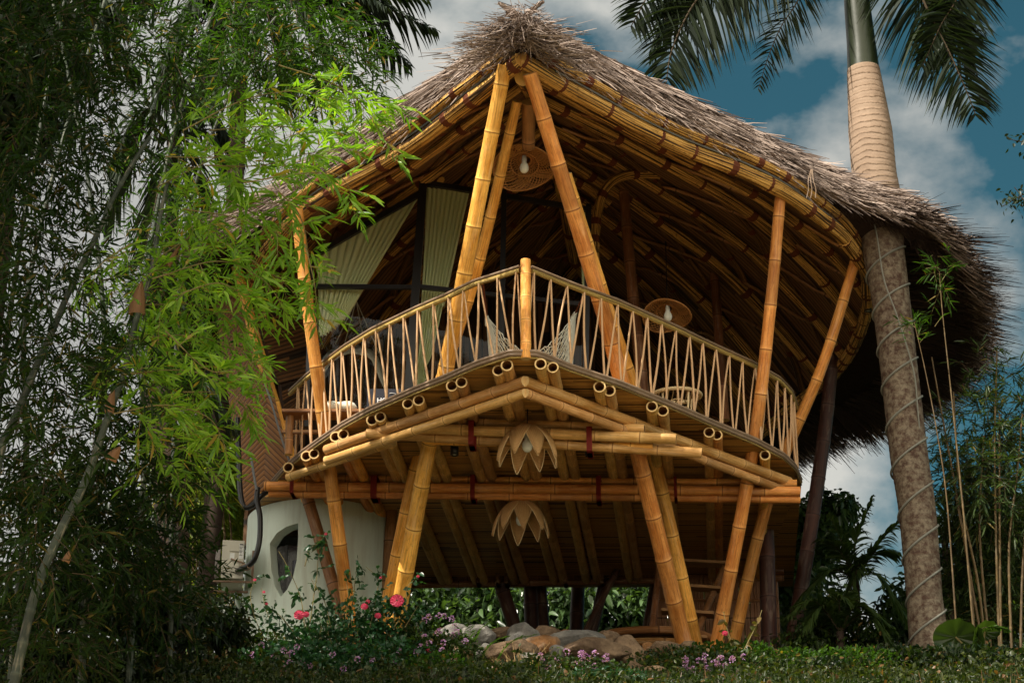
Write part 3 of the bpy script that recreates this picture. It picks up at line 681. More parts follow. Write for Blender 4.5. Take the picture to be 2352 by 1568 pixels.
    b=lerp(Tb); o=lerp(on); clump=.5+.5*np.sin(idx*.55+side)*np.sin(idx*.21); dirv=o*.35+tang[i0]*.45+np.array([0,0,-1.])*(.5+.6*clump[:,None])+RNG.normal(0,.22,(N,3)); dirv/=np.linalg.norm(dirv,axis=1,keepdims=True)
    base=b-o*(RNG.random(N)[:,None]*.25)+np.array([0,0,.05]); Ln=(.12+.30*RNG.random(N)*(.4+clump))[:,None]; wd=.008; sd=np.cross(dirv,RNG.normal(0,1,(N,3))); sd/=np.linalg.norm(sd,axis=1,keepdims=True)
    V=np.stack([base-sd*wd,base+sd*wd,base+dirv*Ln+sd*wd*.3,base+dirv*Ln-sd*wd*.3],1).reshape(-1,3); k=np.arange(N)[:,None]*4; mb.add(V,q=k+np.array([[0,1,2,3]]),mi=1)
    mb.build('straw',[M_THATCH,M_THSHADE],ROOF)
mb=MB(); mb.smooth=False
N=2600; ang=RNG.random(N)*2*np.pi; rx_=RNG.normal(0,.34,N); base=APEX+np.array([0,-.42,.40])+np.stack([rx_,RNG.normal(.12,.22,N),-.62*np.abs(rx_)-RNG.random(N)**2*.30],1)
dirv=np.stack([rx_*2.2+RNG.normal(0,.35,N),RNG.normal(-.35,.25,N),RNG.normal(-.28,.22,N)],1); dirv/=np.linalg.norm(dirv,axis=1,keepdims=True); Ln=(.12+.22*RNG.random(N))[:,None]; wd=.007
sd=np.cross(dirv,RNG.normal(0,1,(N,3))); sd/=np.linalg.norm(sd,axis=1,keepdims=True)
V=np.stack([base-sd*wd,base+sd*wd,base+dirv*Ln+sd*wd*.4,base+dirv*Ln-sd*wd*.4],1).reshape(-1,3); k=np.arange(N)[:,None]*4; mb.add(V,q=k+np.array([[0,1,2,3]]))
mb.build('straw',M_THATCH,ROOF)

# ------------------------------------------------------------------ upper room: mat walls and curtain wall
# woven wall panels left of the terrace
def chevron_mat():
    b=NB('herringbone_wall'); o=b.sep(b.tc('Object')); u,v=o[0],o[2]
    a=b.math('ABSOLUTE',b.math('SUBTRACT',u,-3.86)); s=b.math('ADD',b.math('MULTIPLY',a,11.0),b.math('MULTIPLY',v,11.0))
    cell=b.math('FLOOR',s); fr=b.math('FRACT',s); w=b.n('ShaderNodeTexWhiteNoise',{'Vector':b.comb(cell,b.math('GREATER_THAN',u,-3.86),0.0)}).outputs[0]
    n=b.noise(b.comb(b.math('MULTIPLY',s,1.3),b.math('MULTIPLY',b.math('SUBTRACT',v,a),3.0),0.0),1.4,5,.65)
    col=b.mix(b.math('MULTIPLY_ADD',n,.7,b.math('MULTIPLY',w,.3)),C(.11,.042,.012),C(.34,.15,.04))
    e=b.math('MULTIPLY',b.math('ABSOLUTE',b.math('SUBTRACT',fr,.5)),2.0); col=b.mix(b.ramp(e,[(.7,(0,0,0)),(.93,(1,1,1))]),col,C(.03,.012,.005))
    b.pbr(col,.45,.4,b.bump(b.math('SUBTRACT',1.0,e),.7,.015)); return b.m
M_CHEV=chevron_mat()
def quadwall(c,mat,name,th=.06,div=8,parent=None):
    """c: four corners (bottom left, bottom right, top right, top left); uv in metres"""
    c=[np.asarray(p,float) for p in c]; S=np.linspace(0,1,div+1); A=np.array([[ (c[0]*(1-u)+c[1]*u)*(1-v)+(c[3]*(1-u)+c[2]*u)*v for u in S] for v in S])
    lw=np.linalg.norm(c[1]-c[0]); lh=np.linalg.norm(c[3]-c[0]); U=np.array([[(u*lw,v*lh) for u in S] for v in S])
    nr=unit(np.cross(c[1]-c[0],c[3]-c[0])); mb=MB(); mb.grid(A,uv=U); mb.grid(A-nr*th,uv=U,flip=True)
    for e in (A[0],A[-1],A[:,0],A[:,-1]): mb.grid(np.stack([e,e-nr*th]))
    return mb.build(name,mat,HOUSE if parent is None else parent,smooth=False)
quadwall([P(562,1165,32.0),P(668,1062,32.0),P(560,640,31.7),P(492,700,32.6)],M_CHEV,'herringbone_panel')
quadwall([P(640,880,32.4),P(716,860,32.9),P(716,540,33.0),P(545,600,31.9)],slat_mat('dark_mat',(.05,.022,.010),(.20,.09,.032),(.012,.006,.004),16.0,'UV',1,0,.6),'mat_panel')
quadwall([P(668,1062,32.2),P(716,960,32.9),P(716,862,32.9),P(645,882,32.4)],MATS['dark_mat'],'mat_panel')
# back of the storey
M_BACK=slat_mat('back_wall_mat',(.05,.024,.012),(.17,.085,.035),(.010,.006,.004),9.0,'UV',0,1,.8)
zt=16.2
bw=[(-4.4,34.5),(-4.2,36.1),(1.5,36.4)]
for (x0,y0),(x1,y1) in zip(bw,bw[1:]): quadwall([(x0,y0,ZD-.1),(x1,y1,ZD-.1),(x1,y1,zt if abs(x1)<4.4 else 14.7),(x0,y0,zt if abs(x0)<4.4 else 14.7)],M_BACK,'back_wall')
mb=MB(); slab(np.array([(-3.9,31.9,0),(4.35,31.6,0),(4.3,36.0,0),(-4.1,36.2,0)]),ZD-.13,ZD-.05,mb); part(mb,'floor_slab',M_REED,smooth=False)
# curtain wall of black metal and glass
YG=30.9
def gp(x,y): return P(x,y,YG+ (abs(x-1150)/900.0)*.5)
WIN=bpy.data.objects.new('glass_wall',None); COL.objects.link(WIN); WIN.location=tuple(gp(1150,800)); WIN.parent=HOUSE; WIN.matrix_parent_inverse=wm(HOUSE).inverted()
for a,b,w in (((716,590),(704,980),.07),((973,405),(936,930),.13),((1158,428),(1150,900),.085),((1352,470),(1344,900),.09),
              ((716,590),(973,440),.09),((973,420),(1352,482),.08),((716,658),(955,660),.065),((955,658),(1345,700),.065)):
    mb=MB(); mb.bar(gp(*a),gp(*b),w,.07,up=(0,1,.0)); mb.build('frame',M_METAL,WIN,smooth=False)
for poly in ([(716,592),(973,442),(955,660),(716,658)],[(716,658),(955,660),(936,930),(704,980)],[(973,422),(1158,450),(1154,680),(955,660)],[(955,660),(1154,680),(1150,900),(936,930)],[(1158,450),(1352,482),(1347,700),(1154,680)],[(1154,680),(1347,700),(1344,900),(1150,900)]):
    mb=MB(); q=[gp(*p)+np.array([0,.02,0]) for p in poly]; mb.add(q,q=[(0,1,2,3)]); mb.build('pane',M_GLASS,WIN,smooth=False)
M_TREAD=simple('tread_wood',(0.30,0.15,0.055),.6,.3,.4,10)
# ------------------------------------------------------------------ round plastered room
def drum():
    yc=33.1; cxp=Pz(728,1140,10.5); X0=-3.05
    def prof(z): t=(10.66-z)/2.8; return 1.16+.03*t+.22*max(0,t-.25)**1.6
    th=np.linspace(0,2*np.pi,97); zs=np.linspace(7.6,10.86,30)
    mb=MB(); W=[]
    for dr in (0,-.22): W.append(np.array([[(X0+(prof(z)+dr)*math.sin(a),yc-(prof(z)+dr)*math.cos(a),z) for a in th[:-1]] for z in zs]))
    bm=bmesh.new(); n=96; vo=[[bm.verts.new(p) for p in r] for r in W[0]]; vi=[[bm.verts.new(p) for p in r] for r in W[1]]
    for A,f in ((vo,0),(vi,1)):
        for i in range(len(zs)-1):
            for j in range(n):
                q=[A[i][j],A[i][(j+1)%n],A[i+1][(j+1)%n],A[i+1][j]]; bm.faces.new(q[::-1] if f else q)
    for i in (0,-1):
        for j in range(n):
            q=[vo[i][j],vi[i][j],vi[i][(j+1)%n],vo[i][(j+1)%n]]; bm.faces.new(q if i==0 else q[::-1])
    bmesh.ops.recalc_face_normals(bm,faces=bm.faces); me=bpy.data.meshes.new('m'); bm.to_mesh(me); bm.free(); me.materials.append(M_PLASTER)
    ob=bpy.data.objects.new('plaster_wall',me); COL.objects.link(ob)
    poly=[(603,1238),(625,1217),(652,1206),(684,1200),(684,1240),(681,1285),(672,1325),(658,1352),(641,1368),(622,1340),(610,1300)]
    bm=bmesh.new(); off=np.array([.62,1.5,0]); a=[bm.verts.new(P(x,y,31.95)-off*.45) for x,y in poly]
    b=[bm.verts.new(P(x,y,31.95)+off*.55) for x,y in poly]; k=len(poly)
    bm.faces.new(a); bm.faces.new(b[::-1])
    for i in range(k): bm.faces.new([a[(i+1)%k],a[i],b[i],b[(i+1)%k]])
    bmesh.ops.recalc_face_normals(bm,faces=bm.faces); mc=bpy.data.meshes.new('c'); bm.to_mesh(mc); bm.free(); cu=bpy.data.objects.new('c',mc); COL.objects.link(cu)
    md=ob.modifiers.new('b','BOOLEAN'); md.object=cu; md.operation='DIFFERENCE'; md.solver='EXACT'
    bpy.context.view_layer.update(); dg=bpy.context.evaluated_depsgraph_get(); nm=bpy.data.meshes.new_from_object(ob.evaluated_get(dg)); ob.modifiers.clear(); ob.data=nm
    nm.polygons.foreach_set('use_smooth',np.array([abs(p.normal.z)<.5 for p in nm.polygons])); 
    try: nm.set_sharp_from_angle(angle=math.radians(30))
    except Exception: pass
    bpy.data.objects.remove(cu); ob.name='plaster_wall'; setp(ob,HOUSE)
    # window pane and frame inside the opening
    w=empty('w',(X0,yc,9),'x','x'); COL.objects.unlink(w); bpy.data.objects.remove(w)
    mb=MB(); c=[np.array([-3.80,32.42,z]) for z in (8.3,10.25)]; d=np.array([.85,0,0])
    mb.add([c[0],c[0]+d*1.2,c[1]+d*1.2,c[1]],q=[(0,1,2,3)]); wd=mb.build('window',simple('window_dark',(.012,.013,.018),.12,.6,.1),HOUSE,smooth=False)
    mb=MB(); 
    for t,wv in ((.35,.035),(.70,.03)): mb.bar(c[0]+d*t+[0,-.02,0],c[1]+d*t+[0,-.02,0],wv,.04,up=(0,1,0))
    mb.build('frame',M_METAL,wd,smooth=False)
    mb=MB(); cc=[]
    for i in range(40):
        t=.45+i/39*.55; q=c[0]+d*t+np.array([.02,-.05+.03*math.sin(i*1.3),0]); cc.append([q,q+np.array([0,0,1.7])])
    mb.grid(np.array(cc)); mb.build('curtain',simple('grey_curtain',(.16,.16,.20),.8,.1),wd)
drum()
def tubeobj(name,pts,r,mat,label,cat,n=9,res=40,group=None):
    mb=MB(); mb.tube(cat_rom([P(*p) for p in pts],res),r,n); return tag(mb.build(name,mat),label,cat,group)
tubeobj('drain_hose',[(545,960,31.5),(549,1060,31.4),(552,1130,31.4),(561,1164,31.4),(580,1160,31.4),(598,1140,31.4),(612,1130,31.5)],.042,M_PVC,'thick black hose looping below the herringbone wall corner','hose')
tubeobj('drain_pipe',[(592,1120,31.4),(590,1150,31.35),(597,1185,31.35),(596,1240,31.35),(586,1280,31.4),(574,1296,31.5),(556,1305,31.7),(545,1310,31.9)],.042,M_PVC,'black insulated pipe running down the white round wall to the air conditioner','pipe')
tubeobj('conduit',[(577,1050,31.35),(583,1090,31.35),(589,1125,31.35)],.02,M_GREY,'thin grey conduit clipped on the herringbone wall','conduit')
tubeobj('wall_cable',[(608,880,31.6),(625,930,31.55),(648,1010,31.6),(668,1068,31.7)],.016,M_GREY,'grey cable running beside the slanting bamboo column of the left wall','cable')
# ------------------------------------------------------------------ air conditioner
def ac():
    y=31.9; O=P(532,1330,y); r=empty('air_conditioner',O,'beige air conditioner outdoor unit on a bracket beside the white wall','air conditioner')
    ex=unit(np.array([1,.12,0])); ey=unit(np.array([-.12,1,0])); ez=np.array([0,0,1.])
    w,d,h=.165,.40,.30
    c=O+ey*d+ez*(h+.02); mb=MB(); mb.box(c,ex*w,ey*d,ez*h)
    for t in (-.9,-.8,-.7): mb.box(c-ey*d+ex*w*t,ex*.006,ey*.006,ez*h*.93)
    b=mb.build('casing',M_ACW,r,smooth=False); bv=b.modifiers.new('b','BEVEL'); bv.width=.012; bv.segments=2
    mb=MB(); f=c-ey*(d+.004)
    mb.box(f+ex*.02+ez*.17,ex*.07,ey*.02,ez*.05); mb.box(f+ex*.03-ez*.13,ex*.07,ey*.02,ez*.085); mb.box(f+ez*.035+ex*.0,ex*.055,ey*.01,ez*.07)
    b=mb.build('service_cover',M_ACW,r,smooth=False); bv=b.modifiers.new('b','BEVEL'); bv.width=.01; bv.segments=2
    mb=MB(); mb.box(f+ez*.045-ex*.01-ey*.012,ex*.035,ey*.002,ez*.05); mb.build('sticker',simple('paper_white',(.75,.76,.75),.6,.2,.05),r,smooth=False)
    mb=MB(); mb.box(f+ez*.13+ex*.125-ey*.002,ex*.034,ey*.002,ez*.12); st=mb.build('rating_plate',MATS['paper_white'],r,smooth=False)
    mb=MB(); mb.box(f+ez*.235+ex*.125-ey*.006,ex*.028,ey*.002,ez*.010)
    for k in range(7): mb.box(f+ez*(.20-k*.022)+ex*(.12)-ey*.006,ex*(.024-.008*(k%3)),ey*.002,ez*.003)
    mb.build('printing',M_METAL,st,smooth=False)
    mb=MB(); g=c-ex*(w+.05); th=np.linspace(0,2*np.pi,33)
    rr=[(.0,.05),(.14,.055),(.24,.045),(.27,-.02)]
    A=np.array([[g+ey*(math.cos(t)*q)+ez*(math.sin(t)*q)-ex*e for t in th] for q,e in rr]); mb.grid(A); mb.build('fan_grille',M_WOOD if 0 else simple('grille_grey',(.20,.17,.15),.5,.3),r)
    mb=MB(); o=c-ez*(h+.03)
    mr_=simple('rusty_bracket',(.24,.16,.11),.7,.3,.4,20)
    for s in (-.8,.55): mq=MB(); mq.bar(o+ey*d*s-ex*.28,o+ey*d*s+ex*.33,.035,.03); mq.build('bracket_arm',mr_,r,smooth=False)
    mb.bar(o-ey*d*.8+ex*.31,o-ey*d*.8+ex*.31+ez*.5,.035,.03,up=(0,1,0)); mb.build('bracket_upright',mr_,r,smooth=False)
    mb=MB(); mb.tube(cat_rom([f+ez*.0-ex*.02-ey*.02,f-ez*.03+ex*.03-ey*.05,f-ez*.05+ex*.12-ey*.04,f-ez*.06+ex*.17],14),.012,7); mb.build('cable',M_TAPE,r)
    mb=MB(); a=f+ex*.17-ez*.09+ey*.05; bq=P(574,1298,31.5); mb.tube(cat_rom([a,(a+bq)/2-ez*.03,bq],14),np.linspace(.05,.045,14),9); mb.build('taped_pipe',M_TAPE,r)
ac()
# ------------------------------------------------------------------ staircase (part of the house)
SC=bpy.data.objects.new('staircase',None); COL.objects.link(SC); SC.location=tuple(P(1620,1300,33.6)); SC.parent=HOUSE; SC.matrix_parent_inverse=wm(HOUSE).inverted()
for x0,x1,y in ((1540,1705,1172),(1536,1690,1228),(1534,1672,1288),(1530,1655,1345),(1520,1640,1403),(1510,1625,1458)):
    mb=MB(); yy=34.5-(y-1172)/286*1.6; mb.bar(P(x0,y,yy),P(x1,y+8,yy-.1),.26,.045); mb.build('tread',M_TREAD,SC,smooth=False)
for a,b in (((1728,1150,34.6),(1560,1545,32.6)),((1530,1160,34.6),(1492,1500,32.9))):
    mb=MB(); pole(mb,[P(*a),P(*b)],.055,.055); mb.build('stringer',PM(M_DARK),SC)
# dark reed screen closing the store behind the stairs
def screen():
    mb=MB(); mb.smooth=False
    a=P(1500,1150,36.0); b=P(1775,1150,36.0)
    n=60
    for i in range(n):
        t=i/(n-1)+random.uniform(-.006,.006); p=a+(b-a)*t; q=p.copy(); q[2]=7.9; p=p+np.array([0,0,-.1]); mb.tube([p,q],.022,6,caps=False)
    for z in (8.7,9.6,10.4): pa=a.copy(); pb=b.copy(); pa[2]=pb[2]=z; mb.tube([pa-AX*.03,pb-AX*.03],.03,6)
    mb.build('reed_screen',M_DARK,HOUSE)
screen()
# ------------------------------------------------------------------ curtains
def curtain(top,bot,folds,amp,name,label,n=90,mrow=16,knot=None,y0=31.35):
    """top and bot: polylines in px; pleated sheet between"""
    A=cat_rom([P(x,y,y0) for x,y in top],n); B=cat_rom([P(x,y,y0) for x,y in bot],n); G=[]
    ph=np.cumsum(RNG.uniform(.5,1.5,n)); ph=ph/ph[-1]*folds*2*np.pi
    for j in range(mrow):
        v=j/(mrow-1); row=A*(1-v)+B*v; a=amp*(.35+.65*v)
        row=row+np.stack([np.cos(ph)*a*.25,np.sin(ph+.6*v)*a,0*ph],1)
        if knot: row=knot(row,v)
        G.append(row)
    mb=MB(); mb.grid(np.array(G)); return tag(mb.build(name,M_CURT),label,'curtain')
curtain([(727,590),(800,548),(880,500),(962,452)],[(733,760),(737,772),(748,768),(768,752),(795,728)],11,.05,'curtain','sage green curtain swept sideways to a point behind the left glass panes',y0=31.3,n=150)
def kn(row,v): return row
cu=curtain([(979,431),(1010,434),(1045,438),(1077,443)],[(968,700),(975,700),(1000,702),(1018,704)],9,.05,'curtain','long sage green curtain hanging gathered beside the black door frame',n=120)
mb=MB(); 
prof=[(968,1018,700),(965,1005,760),(960,990,820),(955,975,850),(948,982,868),(950,970,885),(945,965,930)]
G=[]
ph=np.cumsum(RNG.uniform(.5,1.5,90)); ph=ph/ph[-1]*14*np.pi
for l,r_,y in [(968,1018,700)]+prof[1:]:
    a=P(l,y,31.35); b=P(r_,y,31.35); t=np.linspace(0,1,90)[:,None]; row=a+(b-a)*t; row[:,1]+=np.sin(ph)*.04; G.append(row)
G=np.array(G); G=np.stack([cat_rom(G[:,i],24) for i in range(90)],1); mb.grid(G); mb.build('curtain_tail',M_CURT,cu)
curtain([(1333,480),(1349,484)],[(1336,690),(1349,694)],2,.03,'curtain','narrow strip of sage green curtain at the right edge of the glass wall',n=24)
mb=MB(); mb.tube([P(724,583,31.2),P(966,446,31.2)],.012,6); mb.tube([P(1075,437,31.2),P(1345,482,31.25)],.012,6); tag(mb.build('curtain_rail',M_STRIP),'pale thin curtain rail running along the head of the glass wall','curtain rail')
# ------------------------------------------------------------------ lamps
def bulb(mb1,mb2,c,s=1.0):
    pr=[(0,-.075),(.025,-.07),(.042,-.05),(.05,-.02),(.046,.01),(.032,.04),(.024,.06)]; th=np.linspace(0,2*np.pi,17)
    mb1.grid(np.array([[c+np.array([r*s*math.cos(t),r*s*math.sin(t),z*s]) for t in th] for r,z in pr]))
    pr=[(.024,.058),(.027,.065),(.022,.13),(.0,.135)]; mb2.grid(np.array([[c+np.array([r*s*math.cos(t),r*s*math.sin(t),z*s]) for t in th] for r,z in pr]))
def lamp_rattan(px,py,y,R,label,cordtop,tilt):
    c=P(px,py,y); r=empty('pendant_lamp',c,label,'pendant lamp','woven rattan pendant lamps')
    M=np.array(Euler((math.radians(tilt[0]),math.radians(tilt[1]),0)).to_matrix()); mb=MB()
    # double wavy dish of thin canes, both spiral directions
    def surf(t,a,k):
        rr=R*(.16+.84*math.sin(t*math.pi/2)); wav=1+.10*math.cos(2*a+1.0)*t
        z=R*(.42*(1-t)**1.3-.10*t+.12*math.sin(2*a)*t) if k==0 else R*(.34-.62*math.sin(t*math.pi/2)+.12*math.sin(2*a)*t+.16*(t)**2)
        return M@np.array([rr*wav*math.cos(a),rr*wav*math.sin(a),z])+c
    for k in (0,1):
        for i in range(32):
            a0=i/32*2*math.pi
            for sg in ((1,) if k else (1,-1)):
                pts=[surf(t,a0+sg*t*1.3,k) for t in np.linspace(.0 if not k else .25,1,14)]; mb.tube(pts,.0048,4,caps=False)
    for q in (1.0,.97): mb.tube([surf(q,a,0) for a in np.linspace(0,2*math.pi,40)],.009,5,caps=False)
    mb.tube([surf(.25,a,1) for a in np.linspace(0,2*math.pi,24)],.008,4,caps=False)
    mb.build('lamp_shade',M_RATTAN,r)
    m1,m2=MB(),MB(); bulb(m1,m2,c-np.array([0,.1,.06]),1.35); m1.build('bulb',M_BULB,r); m2.build('socket',M_SOCK,r)
    mb=MB(); mb.tube([c+np.array([0,0,.35*R]),P(*cordtop)],.010,5); mb.build('cord',M_METAL,r)
lamp_rattan(1204,382,28.2,.42,'woven rattan pendant lamp hanging between the two tall front columns',(1212,300,28.4),(-30,10))
lamp_rattan(1533,722,31.6,.36,'dark rattan pendant lamp hanging over the right side of the balcony',(1529,555,32.6),(-26,10))
def lamp_lotus(px,py,y,R,label,ctop,rot):
    c=P(px,py,y); r=empty('pendant_lamp',c,label,'pendant lamp','woven petal pendant lamps')
    for k in range(8):
        a=rot+k*2*math.pi/8; e=np.array([math.cos(a),math.sin(a),0]); f=np.array([-e[1],e[0],0]); G=[];UV=[]
        lift=.08*(k%2)
        for i in range(13):
            t=i/12; d=R*(.05+ .98*math.sin(t*1.35)); z=R*(.62-1.25*t**1.9+lift*t); w=R*.30*math.sin(math.pi*t**.85)**.8*(1 if t<1 else 0)+.006
            G.append([c+e*(d-abs(s)**2*.06*R)+f*(w*s)+np.array([0,0,z-abs(s)**2*.05*R]) for s in np.linspace(-1,1,9)]); UV.append([(s*.5+.5,t) for s in np.linspace(-1,1,9)])
        G=np.array(G); mb=MB(); mb.grid(G,uv=np.array(UV)); o=mb.build('petal',M_PETAL,r); so=o.modifiers.new('s','SOLIDIFY'); so.thickness=.008
        mb=MB(); rim=np.vstack([G[:,0],G[::-1,-1]]); mb.tube(rim,.006,5,caps=False); mb.build('petal_rim',M_RATTANP,o)
    m1,m2=MB(),MB(); bulb(m1,m2,c+np.array([0,-.05,-.02]),1.5); m1.build('bulb',M_BULB,r); m2.build('socket',M_SOCK,r)
    t=P(*ctop); mb=MB(); mb.tube([c+np.array([0,0,.6*R]),t],.008,5); mb.build('cord',M_METAL,r)
    mb=MB(); th=np.linspace(0,2*np.pi,17); mb.grid(np.array([[t+np.array([q*math.cos(s),q*math.sin(s),z]) for s in th] for q,z in ((0,-.03),(.09,-.03),(.1,0),(.1,.03))])); mb.build('ceiling_cup',M_METAL,r)
lamp_lotus(1211,1020,28.2,.44,'large pale lotus petal lamp hanging in front of the cross beams',(1213,912,28.35),.35)
lamp_lotus(1196,1190,31.0,.43,'brown lotus petal lamp hanging under the floor below the front beam',(1200,1130,31.6),.1)
def spot(px,py,y,label):
    c=P(px,py,y); r=empty('spotlight',c,label,'spotlight','black cylinder spotlights under the balcony'); th=np.linspace(0,2*np.pi,21)
    mb=MB(); R=.06; mb.grid(np.array([[c+np.array([q*math.cos(t),q*math.sin(t),z]) for t in th] for q,z in ((0,.10),(R,.10),(R,-.08),(R*.8,-.08),(R*.78,-.03))])); mb.build('housing',M_METAL,r)
    mb=MB(); mb.grid(np.array([[c+np.array([q*math.cos(t),q*math.sin(t),z]) for t in th] for q,z in ((R*.78,-.045),(R*.4,-.075),(0.001,-.08))])); mb.build('lens',simple('lens_glass',(.35,.35,.30),.15,.6) if 'lens_glass' not in MATS else MATS['lens_glass'],r)
spot(1044,1033,29.5,'black cylinder spotlight left of the large petal lamp'); spot(1353,1034,29.3,'black cylinder spotlight right of the large petal lamp')
spot(1634,1138,31.2,'black spotlight under the right end of the front beam'); spot(1994,705,32.6,'black spotlight tied to the eave beside the palm trunk')
# ------------------------------------------------------------------ hammock
def hammock():
    a=P(1118,725,30.2); b=P(1322,718,30.2); r=empty('hammock',P(1215,880,30.2),'white knotted rope hammock hanging behind the railing corner','hammock')
    mb=MB(); n=24; S=[]
    for i in range(n):
        s=i/(n-1); sag=.80+1.05*s; tt_=np.linspace(-1,1,41); x=(b-a)[None,:]*((tt_+1)/2)[:,None]+a
        x[:,2]-=sag*(1-np.abs(tt_)**(2.1+1.4*s))+.02*np.sin(tt_*40+i*2)*(1-tt_**2); x[:,1]+=(s-.5)*.9*(1-tt_**4); x[:,0]+=np.sign(tt_)*.10*s*np.sin(np.pi*np.abs(tt_))+.012*np.sin(tt_*55+i*3)*(1-tt_**2); S.append(x); mb.tube(x,.0075,4,caps=False)
    S=np.array(S)
    for k in range(6,35,1):
        j=np.arange(n); mb.tube(S[j,np.clip(k+(j%2),0,40)],.0075,4,caps=False)
    mb.build('net',M_WHITE,r)
    for q,d in ((a,P(1108,640,29.6)),(b,P(1345,668,29.3))):
        mb=MB(); mb.tube(np.array([q+(d-q)*-.25,q]),[.045,.025],8); mb.build('end_loop',M_WHITE,r)
        mb=MB(); mb.tube([q,d],.016,6); mb.build('hanging_cord',M_LASH,r)
hammock()
# ------------------------------------------------------------------ rattan table on the balcony
def rtable():
    c=P(1555,908,30.6); r=empty('rattan_table',c-np.array([0,0,.8]),'round pale rattan side table standing behind the right railing','table')
    th=np.linspace(0,2*np.pi,41)
    mb=MB(); mb.tube([c+np.array([.36*math.cos(t),.30*math.sin(t),0]) for t in th],.030,8,caps=False); mb.build('top_ring',M_RATTANP,r)
    mb=MB(); 
    for k in range(9): x=-.28+k*.07; yy=.27*math.sqrt(max(0,1-(x/.36)**2)); mb.tube([c+np.array([x,-yy,-.01]),c+np.array([x,yy,-.01])],.010,5)
    mb.build('slats',M_RATTANP,r)
    for k in range(4):
        t=k*math.pi/2+.6; e=np.array([math.cos(t),math.sin(t),0]); mb=MB(); mb.tube([c+e*.28,c+e*.20-np.array([0,0,.75])],.016,6); mb.build('leg',M_RATTANP,r)
    mb=MB(); mb.tube([c+np.array([.17*math.cos(t),.17*math.sin(t),-.14-.02*math.cos(2*t)]) for t in th],.010,6,caps=False); mb.build('brace_ring',M_RATTANP,r)
rtable()
# ------------------------------------------------------------------ things behind the left railing
def leftstuff():
    a=P(650,945,30.4); b=P(925,945,30.4); a[2]=b[2]=11.66; c=(a+b)/2; r=empty('bench',c-np.array([0,0,.64]),'low wooden bench standing behind the left railing','bench')
    mb=MB(); mb.bar(a,b,.35,.05); mb.build('seat',M_WOOD if 0 else M_DARK,r,smooth=False)
    mb=MB(); mb.bar(a-np.array([0,0,.28]),b-np.array([0,0,.28]),.05,.05); mb.build('stretcher',M_DARK,r,smooth=False)
    for p in (a+(b-a)*.06,b+(a-b)*.06): mb=MB(); pole(mb,[p,p-np.array([0,0,.64])],.06,.06); mb.build('leg',PM(M_DARK),r)
    mb=MB(); th=np.linspace(0,2*np.pi,17); c=P(775,932,30.4); c[2]=11.77; A=[]
    for i,t in enumerate(np.linspace(-1,1,13)):
        q=(1-abs(t)**6)**.5+.001; A.append([c+np.array([t*.30,.12*q*math.cos(s),.085*q*math.sin(s)+.01*math.sin(7*t+2*s)]) for s in th])
    mb.grid(np.array(A)); tag(mb.build('bolster',M_WHITE),'pale cloth bolster lying on the low bench','cushion')
    c=P(884,918,30.3); c[2]=11.86; r=empty('speaker_box',c,'dark navy carton with white lettering standing behind the left railing','box')
    mb=MB(); mb.box(c+np.array([0,.12,0]),[.27,0,0],[0,.12,0],[0,0,.17]); mb.build('carton',simple('navy_card',(.010,.012,.025),.5,.4,.1),r,smooth=False)
    MW=simple('print_white',(.7,.72,.75),.6,.2,.02)
    def txt(s,x,z,size,par):
        cu=bpy.data.curves.new('t','FONT'); cu.body=s; cu.size=size; cu.extrude=.002; cu.offset=.002; o=bpy.data.objects.new('t',cu); o.rotation_euler=(math.pi/2,0,0); o.location=tuple(c+np.array([x,-.004,z])); COL.objects.link(o)
        bpy.context.view_layer.update(); dg=bpy.context.evaluated_depsgraph_get(); me=bpy.data.meshes.new_from_object(o.evaluated_get(dg)); me.transform(o.matrix_world); bpy.data.objects.remove(o); me.materials.clear(); me.materials.append(MW)
        n=bpy.data.objects.new('lettering',me); COL.objects.link(n); setp(n,par)
    txt('HOLIC',-.12,-.05,.105,r); txt('2200W',-.24,-.15,.045,r)
    mb=MB(); mb.tube([c+np.array([.10+.11*math.cos(t),-.004,-.01+.11*math.sin(t)]) for t in np.linspace(-1.9,1.9,24)],.005,4); mb.build('printed_arc',MW,r)
    # hanging macrame seat inside the glass
    r=empty('hanging_chair',P(805,760,34.5),'pale fringed hanging chair dangling inside the dark room behind the glass','chair')
    top=P(818,690,34.5); mb=MB(); 
    for q in ((770,790),(790,795),(838,795),(870,810)): mb.tube([top,P(*q,34.5)],.009,4)
    mb.build('ropes',M_WHITE,r)
    mb=MB(); G=[]
    for j in range(2):
        G.append([P(x,y,34.5-.3*j*math.sin((i+.5)/9*math.pi)) for i,(x,y) in enumerate([(735,840),(750,815),(770,800),(800,795),(830,797),(855,808),(870,830),(880,870),(888,900)])] if j==0 else [P(x,y,34.2) for x,y in [(742,862),(758,838),(778,822),(803,812),(828,815),(850,824),(862,848),(876,880),(888,905)]])
    mb.grid(np.array([cat_rom(g,30) for g in G])); o=mb.build('canopy',M_WHITE,r); so=o.modifiers.new('s','SOLIDIFY'); so.thickness=.02
leftstuff()
# ------------------------------------------------------------------ curved bamboo seat under the house
def daybed():
    c=P(1497,1490,33.2); r=empty('round_daybed',c,'round bamboo bench with curved rim standing under the house beside the stairs','bench')
    th=np.linspace(0,2*np.pi,49)
    for z,R,w in ((.12,.95,.06),(-.06,.93,.06),(-.25,.90,.07)):
        mb=MB(); mb.tube([c+np.array([R*math.cos(t),R*.75*math.sin(t),z]) for t in th],w,9,caps=False); mb.build('rim',M_DARK,r)
    mb=MB(); mb.grid(np.array([[c+np.array([q*math.cos(t),q*.75*math.sin(t),.09]) for t in th] for q in (.001,.93)])); mb.build('seat',M_REED,r)
daybed()
